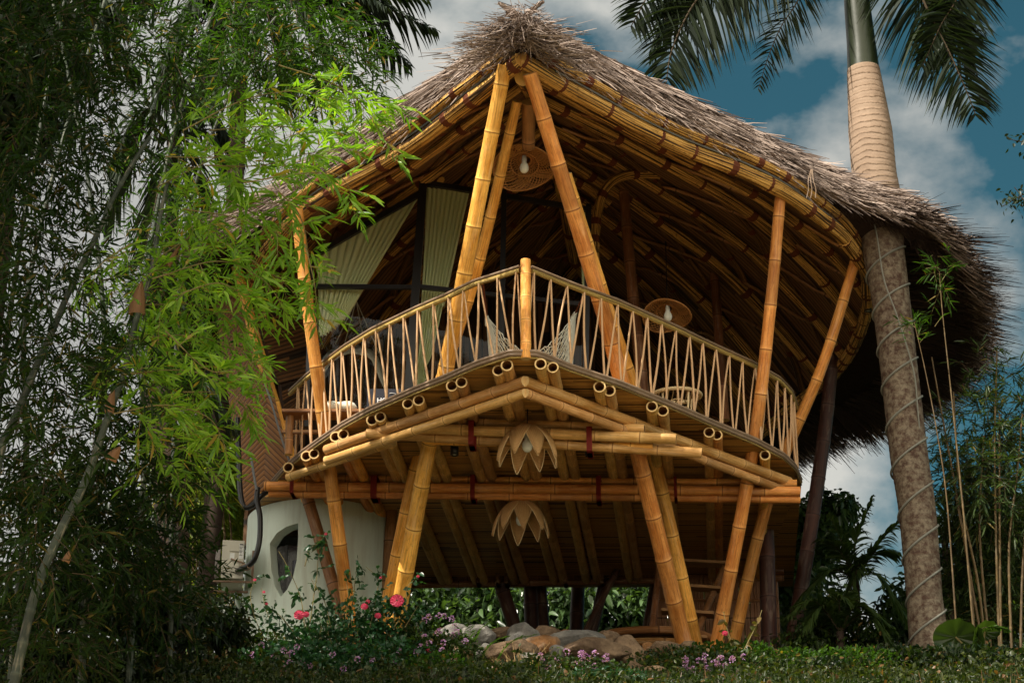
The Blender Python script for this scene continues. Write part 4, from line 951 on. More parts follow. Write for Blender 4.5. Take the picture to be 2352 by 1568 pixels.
# white plastic strip caught on the thatch, far swing cord
mb=MB()
for dx in (-8,0,9): mb.tube(cat_rom([P(1864+dx*.2,390,28.6),P(1862+dx*.7,415,28.5),P(1868+dx*1.0-3,435,28.5),P(1862+dx*1.2,455,28.5)],14),.006,4)
tag(mb.build('torn_string',M_STRIP),'torn white string dangling from the right thatch edge','string')
# ------------------------------------------------------------------ leaves
def nrm(a): return a/(np.linalg.norm(a,axis=-1,keepdims=True)+1e-9)
def leaves(mb,S,D,L_,W_,droop=.25,wide=.42,up=None):
    N=len(S); D=nrm(D); L_=np.broadcast_to(L_,(N,))[:,None]; W_=np.broadcast_to(W_,(N,))[:,None]
    rn=RNG.normal(0,1,(N,3))*.8+(np.array([0,0,1.]) if up is None else up); side=nrm(np.cross(D,rn)); nn=nrm(np.cross(side,D))
    dz=np.array([0,0,-1.])*droop*L_; fold=nn*W_*.18
    a=S; m1=S+D*L_*.30+dz*.08; m2=S+D*L_*.66+dz*.40; t=S+D*L_+dz
    V=np.stack([a,m1-side*W_*.5+fold,m1+side*W_*.5+fold,m2-side*W_*wide+fold,m2+side*W_*wide+fold,t,m1,m2],1).reshape(-1,3)
    k=np.arange(N)[:,None]*8
    q=np.concatenate([k+np.array([[1,6,7,3]]),k+np.array([[6,2,4,7]])]); tr=np.concatenate([k+np.array([[0,6,1]]),k+np.array([[0,2,6]]),k+np.array([[3,7,5]]),k+np.array([[7,4,5]])])
    mb.add(V,q=q,t=tr)
def strips(mb,A,B,w,mid=None):
    N=len(A); d=nrm(B-A); s=nrm(np.cross(d,RNG.normal(0,1,(N,3))))*w; s2=np.cross(d,s)
    M_=(A+B)/2 if mid is None else mid
    V=np.stack([A-s,A+s,M_-s*.8,M_+s*.8,B-s*.4,B+s*.4],1).reshape(-1,3); k=np.arange(N)[:,None]*6
    mb.add(V,q=np.concatenate([k+np.array([[0,1,3,2]]),k+np.array([[2,3,5,4]])]))
def sprays(ml,mt,S,D,Lt,k=7,ll=.17,lw=.026,droop=.15,spread=1.05,tw=.004,ldroop=.10):
    """N bent twigs, each with k narrow leaves"""
    N=len(S); D=nrm(D); Lt=np.broadcast_to(Lt,(N,))
    sd=nrm(np.cross(D,np.array([0,0,1.])+RNG.normal(0,.4,(N,3))))
    def at(t): return S+D*(Lt*t)[:,None]+np.array([0,0,-1.])*(droop*Lt*t*t)[:,None]
    for j in range(k):
        t=np.full(N,.25+.75*j/(k-1)); p=at(t); dd=D+np.array([0,0,-1.])*2*droop*t[:,None]
        s=(1 if j%2 else -1)*(1 if j<k-1 else 0)
        dl=nrm(dd)+sd*s*spread*RNG.uniform(.5,1.2,(N,1))+RNG.normal(0,.22,(N,3))
        leaves(ml,p,dl,ll*RNG.uniform(.65,1.15,N),lw*RNG.uniform(.8,1.15,N),droop=ldroop)
    if mt is not None: strips(mt,S,at(np.ones(N)),tw,at(np.full(N,.5)))
def ell(cx,cy,y,rx,ry,ryd,n,shell=0):
    """points in an ellipsoid round a place in the photo"""
    v=nrm(RNG.normal(0,1,(n,3)))*(RNG.random((n,1))**(1/3.) if not shell else RNG.uniform(shell,1,(n,1)))
    c=P(cx,cy,y); s=1/ppm(y,c[2]); return c+v*np.array([rx*s,ryd,ry*s]),v
def finish_plant(root,ml,mt,lmat,tmat,lname='foliage',tname='twigs'):
    if ml is not None and ml.n: ml.build(lname,lmat,root)
    if mt is not None and mt.n: mt.build(tname,tmat,root)
def culm(root,px,y0,y1,r0,r1,mat=M_CULM,sp=.34,toground=True,flex=.0):
    n=len(px); pts=[P(x,y,y0+(y1-y0)*i/(n-1)) for i,(x,y) in enumerate(px)]
    if toground:
        a,b=pts[0],pts[1]; g=gz(a[0],a[1]); 
        if a[2]>g: d=(a-b); d=d/max(abs(d[2]),.2); pts=[a+d*(a[2]-g+.1)*np.array([.5,.5,1])]+pts
    mb=MB(); pole(mb,pts,r0,r1,sp,12,bumpf=1.12); mb.build('culm',PM(mat),root); return cat_rom(pts,60)
def sheath(root,px,py,y,lpx,wpx,ang,mat=M_SHEATH):
    wpx=wpx*.62; ang=ang*.6
    c=P(px,py,y); s=1/ppm(y,c[2]); L_=lpx*s; W=wpx*s; mb=MB(); th=np.linspace(-2.4,2.4,13); G=[]
    d=np.array([math.sin(ang),-.15,math.cos(ang)]); e=np.array([math.cos(ang),0,-math.sin(ang)]); f=np.array([0,-1.,0])
    for i in range(9):
        t=i/8; w=W*.5*(1-t)**.7*(1+.25*math.sin(t*3)); G.append([c+d*L_*t+e*math.sin(a)*w+f*math.cos(a)*w*.7+e*.08*L_*t*t+e*.06*W*math.sin(5*a) for a in th])
    mb.grid(np.array(G)); mb.build('sheath',mat,root)

# ---- bamboo clump beside the house: two thick culms
R1=empty('bamboo_clump',[P(60,1480,22)[0],22.0,gz(-4.5,22)],'tall bamboo clump with two thick grey green culms and bright leaves reaching over the balcony','bamboo')
k1=culm(R1,[(0,1045),(10,1017),(57,906),(91,822),(124,752),(165,654),(232,520),(249,477),(302,380),(345,315)],22.0,23.5,.062,.024)
k2=culm(R1,[(70,1400),(111,1283),(155,1185),(188,1125),(218,1047),(249,953),(286,856),(302,772),(329,688),(353,604),(366,504),(385,420)],21.4,22.6,.058,.022)
for a in ((314,722,21.8,78,56,.03),(250,948,21.5,60,34,.12),(252,1058,21.4,40,44,.9),(150,1290,21.3,40,28,.7),(385,612,22.1,60,20,.7)): sheath(R1,*a)
ml,mt=MB(),MB()
BR=[[(360,430),(560,330),(740,250),(870,228),(925,250)],[(640,150),(760,190),(830,240),(885,330),(908,372)],[(380,520),(520,430),(660,380),(760,350),(835,300)],
 [(560,420),(680,400),(770,400),(805,440),(815,500)],[(350,600),(480,520),(600,470),(700,470)],[(480,440),(600,500),(690,560),(700,625)],[(350,640),(500,600),(600,640),(650,700)],
 [(520,560),(640,640),(690,690),(740,740)],[(330,700),(450,700),(560,720),(600,770)],[(300,780),(430,770),(540,800),(595,850)],[(280,860),(420,850),(520,880),(560,930),(590,985)],
 [(260,950),(380,930),(480,960),(520,1030)],[(420,300),(560,230),(680,210),(780,230)],[(380,360),(500,360),(620,330),(700,300)],[(420,480),(540,500),(640,540),(660,600)],[(400,680),(500,650),(570,680),(610,650)],
 [(300,560),(240,600),(180,660)],[(380,760),(480,850),(560,840),(600,820)],[(330,640),(420,580),(500,560),(560,580)],[(420,900),(500,900),(560,900)],[(700,560),(720,640),(728,700)],[(640,440),(680,480),(700,530),(710,600)],[(560,700),(600,720),(660,700)],
 [(470,380),(600,380),(720,350),(800,350)],[(480,300),(620,290),(760,300),(830,280)]]
for b in BR:
    y=random.uniform(20.6,22.6); pts=cat_rom([P(a,c,y+.12*i) for i,(a,c) in enumerate(b)],26); mt.tube(pts,np.linspace(.009,.003,26),5,caps=False)
    d=np.gradient(pts,axis=0); L_=arclen(pts)[-1]; n=int(L_*11)
    ii=(RNG.random(n)**.8*25).astype(int); S=pts[ii]; D=nrm(d[ii])*.5+RNG.normal(0,.65,(n,3))+np.array([.15,0,.0])
    sprays(ml,mt,S,D,RNG.uniform(.10,.34,n),7,.215,.034,.18)
for cx,cy,y,rx,ry,rd,n in ((410,700,22.5,150,170,1.2,100),(365,900,22.5,110,130,1.2,70),(480,560,22.2,110,130,1.0,40),(520,330,22.5,160,80,1.0,45),(740,270,22.2,90,50,.6,12),(420,1020,22.6,100,80,1.0,60)):
    S,v=ell(cx,cy,y,rx,ry,rd,n); D=v*.6+RNG.normal(0,.5,(n,3))+np.array([.25,-.1,.05]); sprays(ml,mt,S,D,RNG.uniform(.15,.4,n),7,.185,.029,.2)
finish_plant(R1,ml,mt,M_LBRIGHT,M_TWIG)

def mass(root,blobs,lmat,tmat,ll=.175,lw=.028,k=7,bias=(0,0,-.1),droop=.2,Lt=(.15,.45)):
    ml,mt=MB(),MB()
    for cx,cy,y,rx,ry,rd,n in blobs:
        S,v=ell(cx,cy,y,rx,ry,rd,n); D=v*.6+RNG.normal(0,.55,(n,3))+np.array(bias); sprays(ml,mt,S,D,RNG.uniform(*Lt,n),k,ll,lw,droop)
    finish_plant(root,ml,mt,lmat,tmat)
R2=empty('bamboo_clump',[-6.0,23.5,gz(-6,23.5)],'dense dark bamboo thicket filling the far left edge from ground to sky','bamboo')
for px,y0 in (([(-40,1400),(-10,1000),(40,600),(110,200),(160,-60)],24),([(30,1500),(60,1100),(60,700),(150,300),(260,-60)],24.5),([(190,1500),(200,1200),(240,800),(200,400),(120,0)],25.0)): culm(R2,px,y0,y0+1,.045,.02)
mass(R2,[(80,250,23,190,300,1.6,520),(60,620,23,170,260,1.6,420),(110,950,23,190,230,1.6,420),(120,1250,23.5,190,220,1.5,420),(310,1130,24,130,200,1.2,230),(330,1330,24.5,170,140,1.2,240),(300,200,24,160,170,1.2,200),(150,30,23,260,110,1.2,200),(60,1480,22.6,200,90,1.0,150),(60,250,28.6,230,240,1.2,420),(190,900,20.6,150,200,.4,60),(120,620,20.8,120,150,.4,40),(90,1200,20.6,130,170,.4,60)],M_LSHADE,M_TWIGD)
R3=empty('bamboo_clump',[-3.2,25.5,gz(-3.2,25.5)],'leafy bamboo rising behind the left culms with sky showing between its leaves','bamboo')
for px,y0 in (([(300,1500),(330,1100),(330,700),(400,300),(520,-60)],26),([(390,1500),(400,1000),(430,500),(560,150),(700,-40)],26.5)): culm(R3,px,y0,y0+.5,.04,.018)
mass(R3,[(480,90,25.5,190,120,1.0,230),(680,70,25,190,110,1.0,300),(790,150,24.6,90,80,.8,110),(620,190,25,170,70,.9,130),(380,560,25.5,100,160,.9,90),(330,420,25.5,80,160,.9,60),(380,820,25.5,110,170,.9,150),(400,1050,25.5,100,130,.9,130),(260,720,25.5,80,200,.9,110)],M_LMID,M_TWIGD,bias=(.2,0,-.2))
# golden-lit thin bamboo by the air conditioner
R4=empty('bamboo_clump',[P(430,1460,36)[0],36.0,8.1],'sunlit yellow green thin bamboo growing behind the air conditioner','bamboo')
for i in range(14):
    x=random.uniform(395,545); culm(R4,[(x,1480),(x+random.uniform(-12,12),1250),(x+random.uniform(-25,25),1000)],34.5,34.5,.02,.012,M_CULMY,.4)
mass(R4,[(470,1120,35.5,110,130,1.2,330),(470,1330,35.5,110,130,1.2,330),(410,1180,35,90,220,1.2,220),(540,1120,36,60,90,1,130)],M_LGOLD,M_TWIG,ll=.26,lw=.034,bias=(0,0,-.35))
R4b=empty('leafy_tree',[P(470,1300,40)[0],40.0,8.6],'pale green broad leaved tree far behind the white round room','tree')
ml,mt=MB(),MB()
S,v=ell(500,1120,40,110,190,1.2,2600); leaves(ml,S,v*.5+RNG.normal(0,.6,(2600,3))+[0,-.3,-.2],RNG.uniform(.14,.24,2600),.09)
mt.tube(cat_rom([P(520,1500,40),P(510,1300,40),P(500,1100,40)],12),np.linspace(.12,.05,12),8); finish_plant(R4b,ml,None,M_LGOLD,M_TWIG,'crown'); mt.build('trunk',M_BARKD,R4b)

# ------------------------------------------------------------------ palms
def frond(root,pts,nl,ll,lw,hang=.5,ang=.9,mat=M_LPALM,stem=.03,flat=None,name='frond'):
    pts=cat_rom(pts,60); d=np.gradient(pts,axis=0); d=nrm(d); mb=MB(); mb.tube(pts,np.linspace(stem,stem*.2,60),6,mi=1,caps=False)
    t=np.linspace(.06,1,nl); ii=np.clip((t*59).astype(int),0,59); S=pts[ii]; T=d[ii]
    upv=np.array([0,0,1.]) if flat is None else np.asarray(flat,float); side=nrm(np.cross(T,upv))
    prof=np.sin(np.pi*np.clip(t*.86+.12,0,1))**.6
    for s in (1,-1):
        D=T*RNG.uniform(.5,.9,(nl,1))+side*s*ang+RNG.normal(0,.10,(nl,3))+upv*.1
        leaves_long(mb,S,nrm(D),ll*prof*RNG.uniform(.85,1.1,nl),lw,hang)
    return mb.build(name,[mat,M_TWIGD],root)
def leaves_long(mb,S,D,L_,w,hang):
    N=len(S); K=5; side=nrm(np.cross(D,np.array([0,0,1.])+RNG.normal(0,.35,(N,3)))); V=[]
    for k in range(K+1):
        t=k/K; p=S+D*(L_*(t-.12*t*t))[:,None]+np.array([0,0,-1.])*(hang*L_*t**1.8)[:,None]; ww=w*(.55+1.2*t*(1-t)*2 if t<.5 else 1.15*(1-t)**.8*1.3+.03)
        V+= [p-side*ww,p+side*ww]
    V=np.stack(V,1).reshape(-1,3); b=np.arange(N)[:,None]*(2*K+2); q=np.concatenate([b+np.array([[2*k,2*k+1,2*k+3,2*k+2]]) for k in range(K)]); mb.add(V,q=q)
YP=30.6
PT=empty('palm_tree',[P(2140,1500,YP)[0],YP,P(2140,1500,YP)[2]],'tall royal palm with ringed grey trunk wound with rope in front of the roof','palm tree')
tr=[(2146,1545,50),(2136,1480,47),(2124,1377,41),(2107,1175,42.5),(2088,1047,43.5),(2066,856,42.5),(2047,695,43.5),(2027,560,48),(2017,450,51),(2008,400,51),(1999,302,50),(1983,161,37.5)]
tp=np.array([P(x,y,YP) for x,y,_ in tr]); tr_r=np.array([w/ppm(YP,p[2]) for (x,y,w),p in zip(tr,tp)])
tpp=cat_rom(tp,700); ra=np.interp(arclen(tpp),arclen(tp),tr_r); dd=arclen(tpp); ra=ra*(1+.004*np.sin(dd*9.0*2*np.pi+3*np.sin(dd*2.1)))
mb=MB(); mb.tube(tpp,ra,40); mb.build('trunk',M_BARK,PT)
cs=[(1983,161,36.5),(1978,100,33),(1968,0,29.5),(1962,-120,24),(1958,-260,12)]
cp=np.array([P(x,y,YP) for x,y,_ in cs]); cr_=[w/ppm(YP,p[2]) for (x,y,w),p in zip(cs,cp)]; cpp=cat_rom(cp,30); mb=MB(); mb.tube(cpp,np.interp(arclen(cpp),arclen(cp),cr_),28); mb.build('crownshaft',M_SHAFT,PT)
def fr(px,**k): 
    return frond(PT,[P(x,y,yy) for x,y,yy in px],**k)
top=(1958,-250,YP)
fr([top,(1840,-190,30),(1700,-110,29.5),(1600,0,29.2),(1545,110,29.1),(1530,190,29.0)],nl=170,ll=1.35,lw=.030,hang=.35,flat=(0,1,.3),stem=.04)
fr([top,(1800,-330,29.8),(1650,-220,29.4),(1520,-60,29.1),(1450,60,29.0)],nl=150,ll=1.25,lw=.030,hang=.35,flat=(0,1,.3),stem=.04)
fr([top,(1880,-140,30.3),(1838,-10,30.1),(1795,60,30),(1765,130,29.9),(1742,205,29.9)],nl=110,ll=.62,lw=.018,hang=.35,flat=(0,1,.3),ang=.8,stem=.022)
fr([top,(2060,-170,30.3),(2120,0,30.1),(2180,120,30),(2222,215,30),(2240,262,30)],nl=170,ll=1.25,lw=.030,hang=.35,flat=(0,1,.3),stem=.04)
fr([top,(2080,-260,30.4),(2180,-150,30.2),(2200,-20,30.1),(2160,60,30),(2120,150,30)],nl=130,ll=1.0,lw=.030,hang=.4,flat=(0,1,.3),stem=.035)
fr([top,(1900,-420,30.5),(1800,-440,30.5),(1650,-400,30.4)],nl=90,ll=.9,lw=.024,hang=.6)
fr([top,(2100,-420,30.8),(2260,-400,31),(2400,-200,31)],nl=90,ll=.9,lw=.024,hang=.7)
fr([top,(1760,-240,30.6),(1620,-80,30.8),(1540,20,31),(1500,110,31)],nl=150,ll=1.2,lw=.030,hang=.42)
fr([top,(2120,-120,30.8),(2200,40,31),(2232,140,31)],nl=150,ll=1.2,lw=.030,hang=.42)
# rope wound round the trunk
ra_f=lambda s:np.interp(s,dd,ra); s0=dd[-1]-np.linalg.norm(P(1983,161,YP)-P(2008,455,YP)); turns=11.2; n=520; S_=np.linspace(.35,s0,n); Cn=lin(tpp,S_); a=np.linspace(0,turns*2*np.pi,n)+1.2+.5*np.sin(np.linspace(0,9,n))
tilt=.10
rp=Cn+np.stack([np.cos(a)*(ra_f(S_)+.012),np.sin(a)*(ra_f(S_)+.012),tilt*np.cos(a)*1.0-.0*a],1)
mb=MB(); mb.tube(rp,.017,7,caps=False); rt=mb.build('rope_coil',M_ROPE)
tag(rt,'pale rope light wound in a spiral round the royal palm trunk','rope light')
mb=MB(); mb.tube(cat_rom([P(1990,452,30.2),P(2012,530,30.2),P(2030,640,30.2),P(2062,730,30.2),P(2098,850,30.2),P(2107,930,30.3),P(2113,1000,30.4)],50),.012,6); mb.build('lead',M_ROPE,rt)

def back_palm(label,base,crown,y,rt_,fr_list,nl=60,ll=.9,mat=M_LPALM,lw=.026):
    r=empty('palm_tree',[P(*crown,y)[0],y,gz(P(*crown,y)[0],y)],label,'palm tree'); c=P(*crown,y); b=c.copy(); b[2]=gz(c[0],y)-.1; b[0]+=base
    mb=MB(); mb.tube(cat_rom([b,(b+c)/2+np.array([.1,0,0]),c],40),np.linspace(rt_,rt_*.8,40),16,uvl=1.); mb.build('trunk',M_BARKD,r)
    for (dx,dy,ex,ey,yy) in fr_list:
        frond(r,[c,c+(P(crown[0]+dx,crown[1]+dy,y+yy*.5)-c),P(crown[0]+ex,crown[1]+ey,y+yy)],nl,ll,lw,hang=.6,mat=mat,stem=.03)
    return r
back_palm('dark palm with drooping fronds behind the bamboo, left of the roof ridge',-.1,(560,-40),33.5,.17,[(-80,-10,-190,190,-.5),(90,-20,200,170,-.5),(150,-40,330,60,-.6),(180,-10,420,40,0),(200,10,440,110,.3),(-160,-20,-330,80,0),(-20,60,-90,300,-.8),(50,60,90,280,-.8),(-60,60,-140,330,.5),(220,40,380,190,.8),(-120,60,-210,300,0)],70,1.0)
back_palm('dark palm crown with hanging fronds at the upper left corner',-.1,(60,-60),31,.16,[(90,-20,230,110,0),(70,40,160,260,0),(-20,80,-60,330,0),(130,-60,320,40,0),(60,80,100,370,0),(110,30,260,230,0)],70,.95)
back_palm('half hidden palm behind the left culms under the pale sky',.1,(400,330),35,.15,[(-60,-80,-150,60,0),(60,-90,160,30,0),(-80,-30,-160,190,0),(80,-20,170,170,0),(10,-120,60,-120,0),(-20,40,-70,260,-.5),(40,40,80,250,-.5)],60,.85)
# trunk of another palm close behind the bamboo
r=empty('palm_tree',[P(395,1400,29)[0],29,8],'thick rough palm trunk standing in the dark bamboo left of the air conditioner','palm tree')
mb=MB(); c=P(360,900,29); b=P(385,1530,29); pp=cat_rom([b,P(395,1200,29),c],60); mb.tube(pp,.23+.02*np.sin(np.arange(60)*1.9),18); mb.build('trunk',M_BARKD,r)
for ex,ey in ((-160,-60),(150,-120),(-60,-180),(80,-200),(180,20)): frond(r,[c,P(360+ex*.5,900+ey*.9-60,29),P(360+ex,900+ey+60,29)],50,.7,.024,.5)
# low palms right of the house
def shrub_palm(label,cx,cy,y,lst,mat,ll=.55,gr=None):
    r=empty('palm_shrub',[P(cx,cy,y)[0],y,gz(P(cx,cy,y)[0],y)],label,'palm',gr); c=P(cx,cy,y)
    g=c.copy(); g[2]=gz(g[0],y)-.1
    if c[2]>g[2]: mb=MB(); mb.tube([g,c],.06,8); mb.build('trunk',M_BARKD,r)
    for ax_,ay_,bx,by in lst: frond(r,[c,P(cx+ax_,cy+ay_,y-.2),P(cx+bx,cy+by,y-.3)],44,ll,.020,.35,mat=mat,stem=.016)
shrub_palm('feathery palm standing in the gap between the dark stilt and the rope palm',1965,1330,35,[(0,-80,40,-190),(-40,-70,-90,-90),(40,-60,100,-60),(-60,-20,-140,60),(50,-10,120,90),(-20,-60,-60,-150),(60,-90,120,-150),(10,-40,-40,110)],leaf_mat('leaf_palm_green',(.035,.07,.02),(.08,.12,.03),.35,.4))
shrub_palm('arching palm fronds low beside the rope palm foot',1930,1450,32.5,[(-40,-60,-100,20),(40,-60,120,-10),(0,-80,30,-60),(-60,-70,-130,-30),(60,-40,140,60)],MATS['leaf_palm_green'],.5)
shrub_palm('palm fronds showing behind the rope palm trunk on its right side',2170,1240,36,[(30,-40,90,30),(-30,-40,-80,40),(60,-20,150,100),(0,-50,10,-110),(40,10,80,140)],MATS['leaf_palm_green'],.6)

# ------------------------------------------------------------------ broad leaved trees and hedge behind
def broad(root,blobs,lmat,L=(.10,.17),wr=.42,k=1,trunk=None,lname='crown'):
    ml=MB()
    for cx,cy,y,rx,ry,rd,n in blobs:
        S,v=ell(cx,cy,y,rx,ry,rd,n); cl=nrm(RNG.normal(0,1,(max(6,n//60),3)))*RNG.uniform(.2,1,(max(6,n//60),1)); c=P(cx,cy,y); s=1/ppm(y,c[2])
        cc=c+cl*np.array([rx*s,rd,ry*s]); half=n*2//3; pick=RNG.integers(0,len(cc),half); S[:half]=cc[pick]+RNG.normal(0,1,(half,3))*np.array([rx*s,rd,ry*s])*.16
        ln=RNG.uniform(L[0],L[1],n); leaves(ml,S,RNG.normal(0,.6,(n,3))+np.array([0,-.4,-.35]),ln,ln*wr,.25,.40)
    ml.build(lname,lmat,root)
    for t in (trunk or []): mb=MB(); mb.tube(cat_rom([P(*p) for p in t[0]],20),np.linspace(t[1],t[1]*.4,20),8); mb.build('trunk',M_BARKD,root)
r=empty('tree',[P(1880,1400,38.5)[0],38.5,8.5],'dark leafy tree behind the leaning stilt, right of the stairs','tree')
broad(r,[(1850,1240,38.5,90,90,1.0,2200),(1900,1190,38.5,70,60,.8,1500),(1830,1400,38.3,110,130,1.2,2600),(1790,1300,38.5,60,120,.8,1500)],leaf_mat('leaf_tree_dark',(.02,.045,.015),(.05,.09,.025),.3,.3),(.16,.28),.34,trunk=[(((1870,1520,38.5),(1860,1380,38.5),(1870,1230,38.5)),.12),(((1865,1360,38.5),(1910,1250,38.5),(1935,1170,38.5)),.05)])
r=empty('shrub',[P(1890,1480,33)[0],33,8.1],'bright green bushy shrub at the foot of the leaning dark stilt','shrub')
broad(r,[(1900,1440,33.2,75,90,.7,2600),(1840,1490,32.6,70,50,.6,1200),(1990,1480,32.8,80,60,.7,1500)],M_LGRD,(.07,.12),.42)
r=empty('hedge',[P(1250,1480,48)[0],48,10.0],'tall glossy leaved hedge seen between the stilts under the house','hedge')
broad(r,[(x,1410,48+random.uniform(-.5,.5),110,120,.9,2300) for x in (900,1030,1160,1290,1420,1550,1680)]+[(x,1250,48.5,130,110,.8,1100) for x in (1500,1640,1760)]+[(x,1500,47.5,120,60,.5,800) for x in (960,1160,1360,1560)],M_LHEDGE,(.20,.34),.40,trunk=[(((x,1560,48),(x+8,1450,48),(x-5,1300,48)),.09) for x in (980,1100,1230,1380,1500,1640)],lname='foliage')
r=empty('dark_thicket',[P(230,1450,27)[0],27,7.2],'black green undergrowth in deep shade below the left bamboo','undergrowth')
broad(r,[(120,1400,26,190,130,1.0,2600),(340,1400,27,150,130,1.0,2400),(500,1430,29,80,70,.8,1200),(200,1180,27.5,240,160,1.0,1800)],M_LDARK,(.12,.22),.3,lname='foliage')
r=empty('tree',[P(2500,900,30)[0],30,gz(9,30)],'small leaved tree whose twigs reach in at the right edge under the clouds','tree')
mb=MB(); mb.tube(cat_rom([[P(2700,1500,30)[0],30,7.9],P(2720,900,30),P(2650,500,30)],30),np.linspace(.2,.1,30),10); mb.build('trunk',M_BARKD,r)
ml,mt=MB(),MB()
for L_ in ([(2650,600),(2480,420),(2380,340),(2320,320)],[(2650,600),(2480,480),(2380,440),(2300,475)],[(2660,560),(2500,470),(2380,480),(2330,430)]):
    pts=cat_rom([P(a,b,30) for a,b in L_],30); mt.tube(pts,np.linspace(.03,.006,30),5,caps=False); n=150; ii=(RNG.random(n)**.6*29).astype(int); S=pts[ii]+RNG.normal(0,.10,(n,3)); leaves(ml,S,RNG.normal(0,.6,(n,3))+[0,0,-.4],.085,.045,.2,.45)
S,v=ell(2580,450,30,140,230,1.7,7000); leaves(ml,S,RNG.normal(0,.6,(7000,3))+[0,0,-.4],.10,.05,.2,.45)
ml.build('crown',M_LDARK,r); mt.build('limb',M_BARKD,r)

r=empty('thicket',[P(2250,1450,37)[0],37,8.4],'dark leafy thicket behind the rope palm and the right edge bamboo','undergrowth')
broad(r,[(2230,1390,37,160,150,1.0,3600),(2330,1250,37,90,170,1.0,2600),(2080,1430,36.5,80,90,.8,1500)],MATS['leaf_tree_dark'],(.14,.26),.34,lname='foliage')
# ------------------------------------------------------------------ bamboo at the right edge
R5=empty('bamboo_clump',[P(2290,1450,31)[0],31,8],'bamboo clump with thin golden culms at the right edge behind the palm','bamboo')
for px in ([(2255,1470),(2230,1330),(2200,1150),(2165,960),(2140,820)],[(2262,1470),(2245,1330),(2205,1130),(2190,900)],[(2295,1470),(2288,1250),(2285,1000),(2290,800)],[(2299,1470),(2296,1200),(2296,950)],[(2240,1480),(2225,1300),(2195,1140)],[(2322,1450),(2318,1250),(2335,1100),(2348,950)],[(2345,1450),(2352,1250),(2375,1000)],[(2275,1480),(2262,1380),(2250,1200),(2260,1000)]):
    culm(R5,px,31,31,.022,.012,M_CULMY,.40)
mass(R5,[(2240,1000,31.4,90,90,.8,150),(2290,1120,31.4,110,120,.9,380),(2320,950,31.4,70,110,.8,150),(2215,1130,31.6,70,90,.8,170),(2300,1300,32.2,120,150,.7,620),(2260,850,31.4,50,50,.5,20),(2330,1450,32,120,90,.7,380),(2200,1330,32.6,80,140,.5,260)],leaf_mat('leaf_right_bamboo',(.022,.045,.012),(.06,.095,.02),.35,.42,(.14,.10,.02)),M_TWIGD,ll=.20,lw=.024)
R6=empty('bamboo_shoots',[P(2230,1480,29.8)[0],29.8,7.8],'two slender bamboo shoots rising beside the rope palm with a leafy tip','bamboo')
ml,mt=MB(),MB()
for px,r0 in (([(2240,1490),(2215,1200),(2195,1000),(2178,840),(2163,700),(2158,625)],.018),([(2200,1490),(2175,1150),(2150,980),(2125,850),(2100,740)],.015)):
    pts=culm(R6,px,29.8,29.8,r0,.006,M_CULMY,.45)
    n=8; S=pts[-5:][RNG.integers(0,5,n)]; sprays(ml,mt,S,RNG.normal(0,.5,(n,3))+[0,0,.35],RNG.uniform(.15,.4,n),6,.20,.022,.25)
n=12; S=P(2160,605,29.8)+RNG.normal(0,.10,(n,3)); sprays(ml,mt,S,RNG.normal(0,.6,(n,3))+[0,0,.2],RNG.uniform(.15,.3,n),6,.20,.024,.2)
n=9; S=np.array([P(random.uniform(2095,2150),random.uniform(700,800),29.8) for _ in range(n)]); sprays(ml,mt,S,RNG.normal(0,.6,(n,3))+[0,0,.1],RNG.uniform(.15,.3,n),4,.18,.02,.2)
finish_plant(R6,ml,mt,M_LMID,M_TWIG)
# unseen tall tree added on the left so its crown shades the thicket
r=empty('added_shade_tree',[-11.5,17.0,gz(-11.5,17)],'spreading dark tree standing left of the bamboo thicket and shading it','tree')
mb=MB(); mb.tube(cat_rom([[-11.5,17,1.5],[-11.2,17,9],[-10.5,16.8,15],[-9.6,16.6,19]],40),np.linspace(.5,.2,40),14); mb.build('trunk',M_BARKD,r)
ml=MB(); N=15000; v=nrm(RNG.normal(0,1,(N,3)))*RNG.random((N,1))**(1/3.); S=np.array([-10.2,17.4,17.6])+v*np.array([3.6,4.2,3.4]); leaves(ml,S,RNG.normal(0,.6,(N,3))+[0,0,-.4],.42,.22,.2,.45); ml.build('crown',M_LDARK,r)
r=empty('added_shade_tree',[-8.8,29.5,8.0],'dark tall tree behind the thicket at the upper left corner','tree')  # tree added so its crown keeps sun off the round wall
mb=MB(); mb.tube(cat_rom([[-8.9,29.5,7.6],[-8.8,29.3,12],[-8.5,28.8,16]],30),np.linspace(.22,.12,30),10); mb.build('trunk',M_BARKD,r)
ml=MB(); N=6500; v=nrm(RNG.normal(0,1,(N,3)))*RNG.random((N,1))**(1/3.); S=np.array([-8.2,28.4,17.0])+v*np.array([1.9,1.8,2.3]); leaves(ml,S,RNG.normal(0,.6,(N,3))+[0,0,-.4],.26,.13,.2,.45); ml.build('crown',M_LDARK,r)
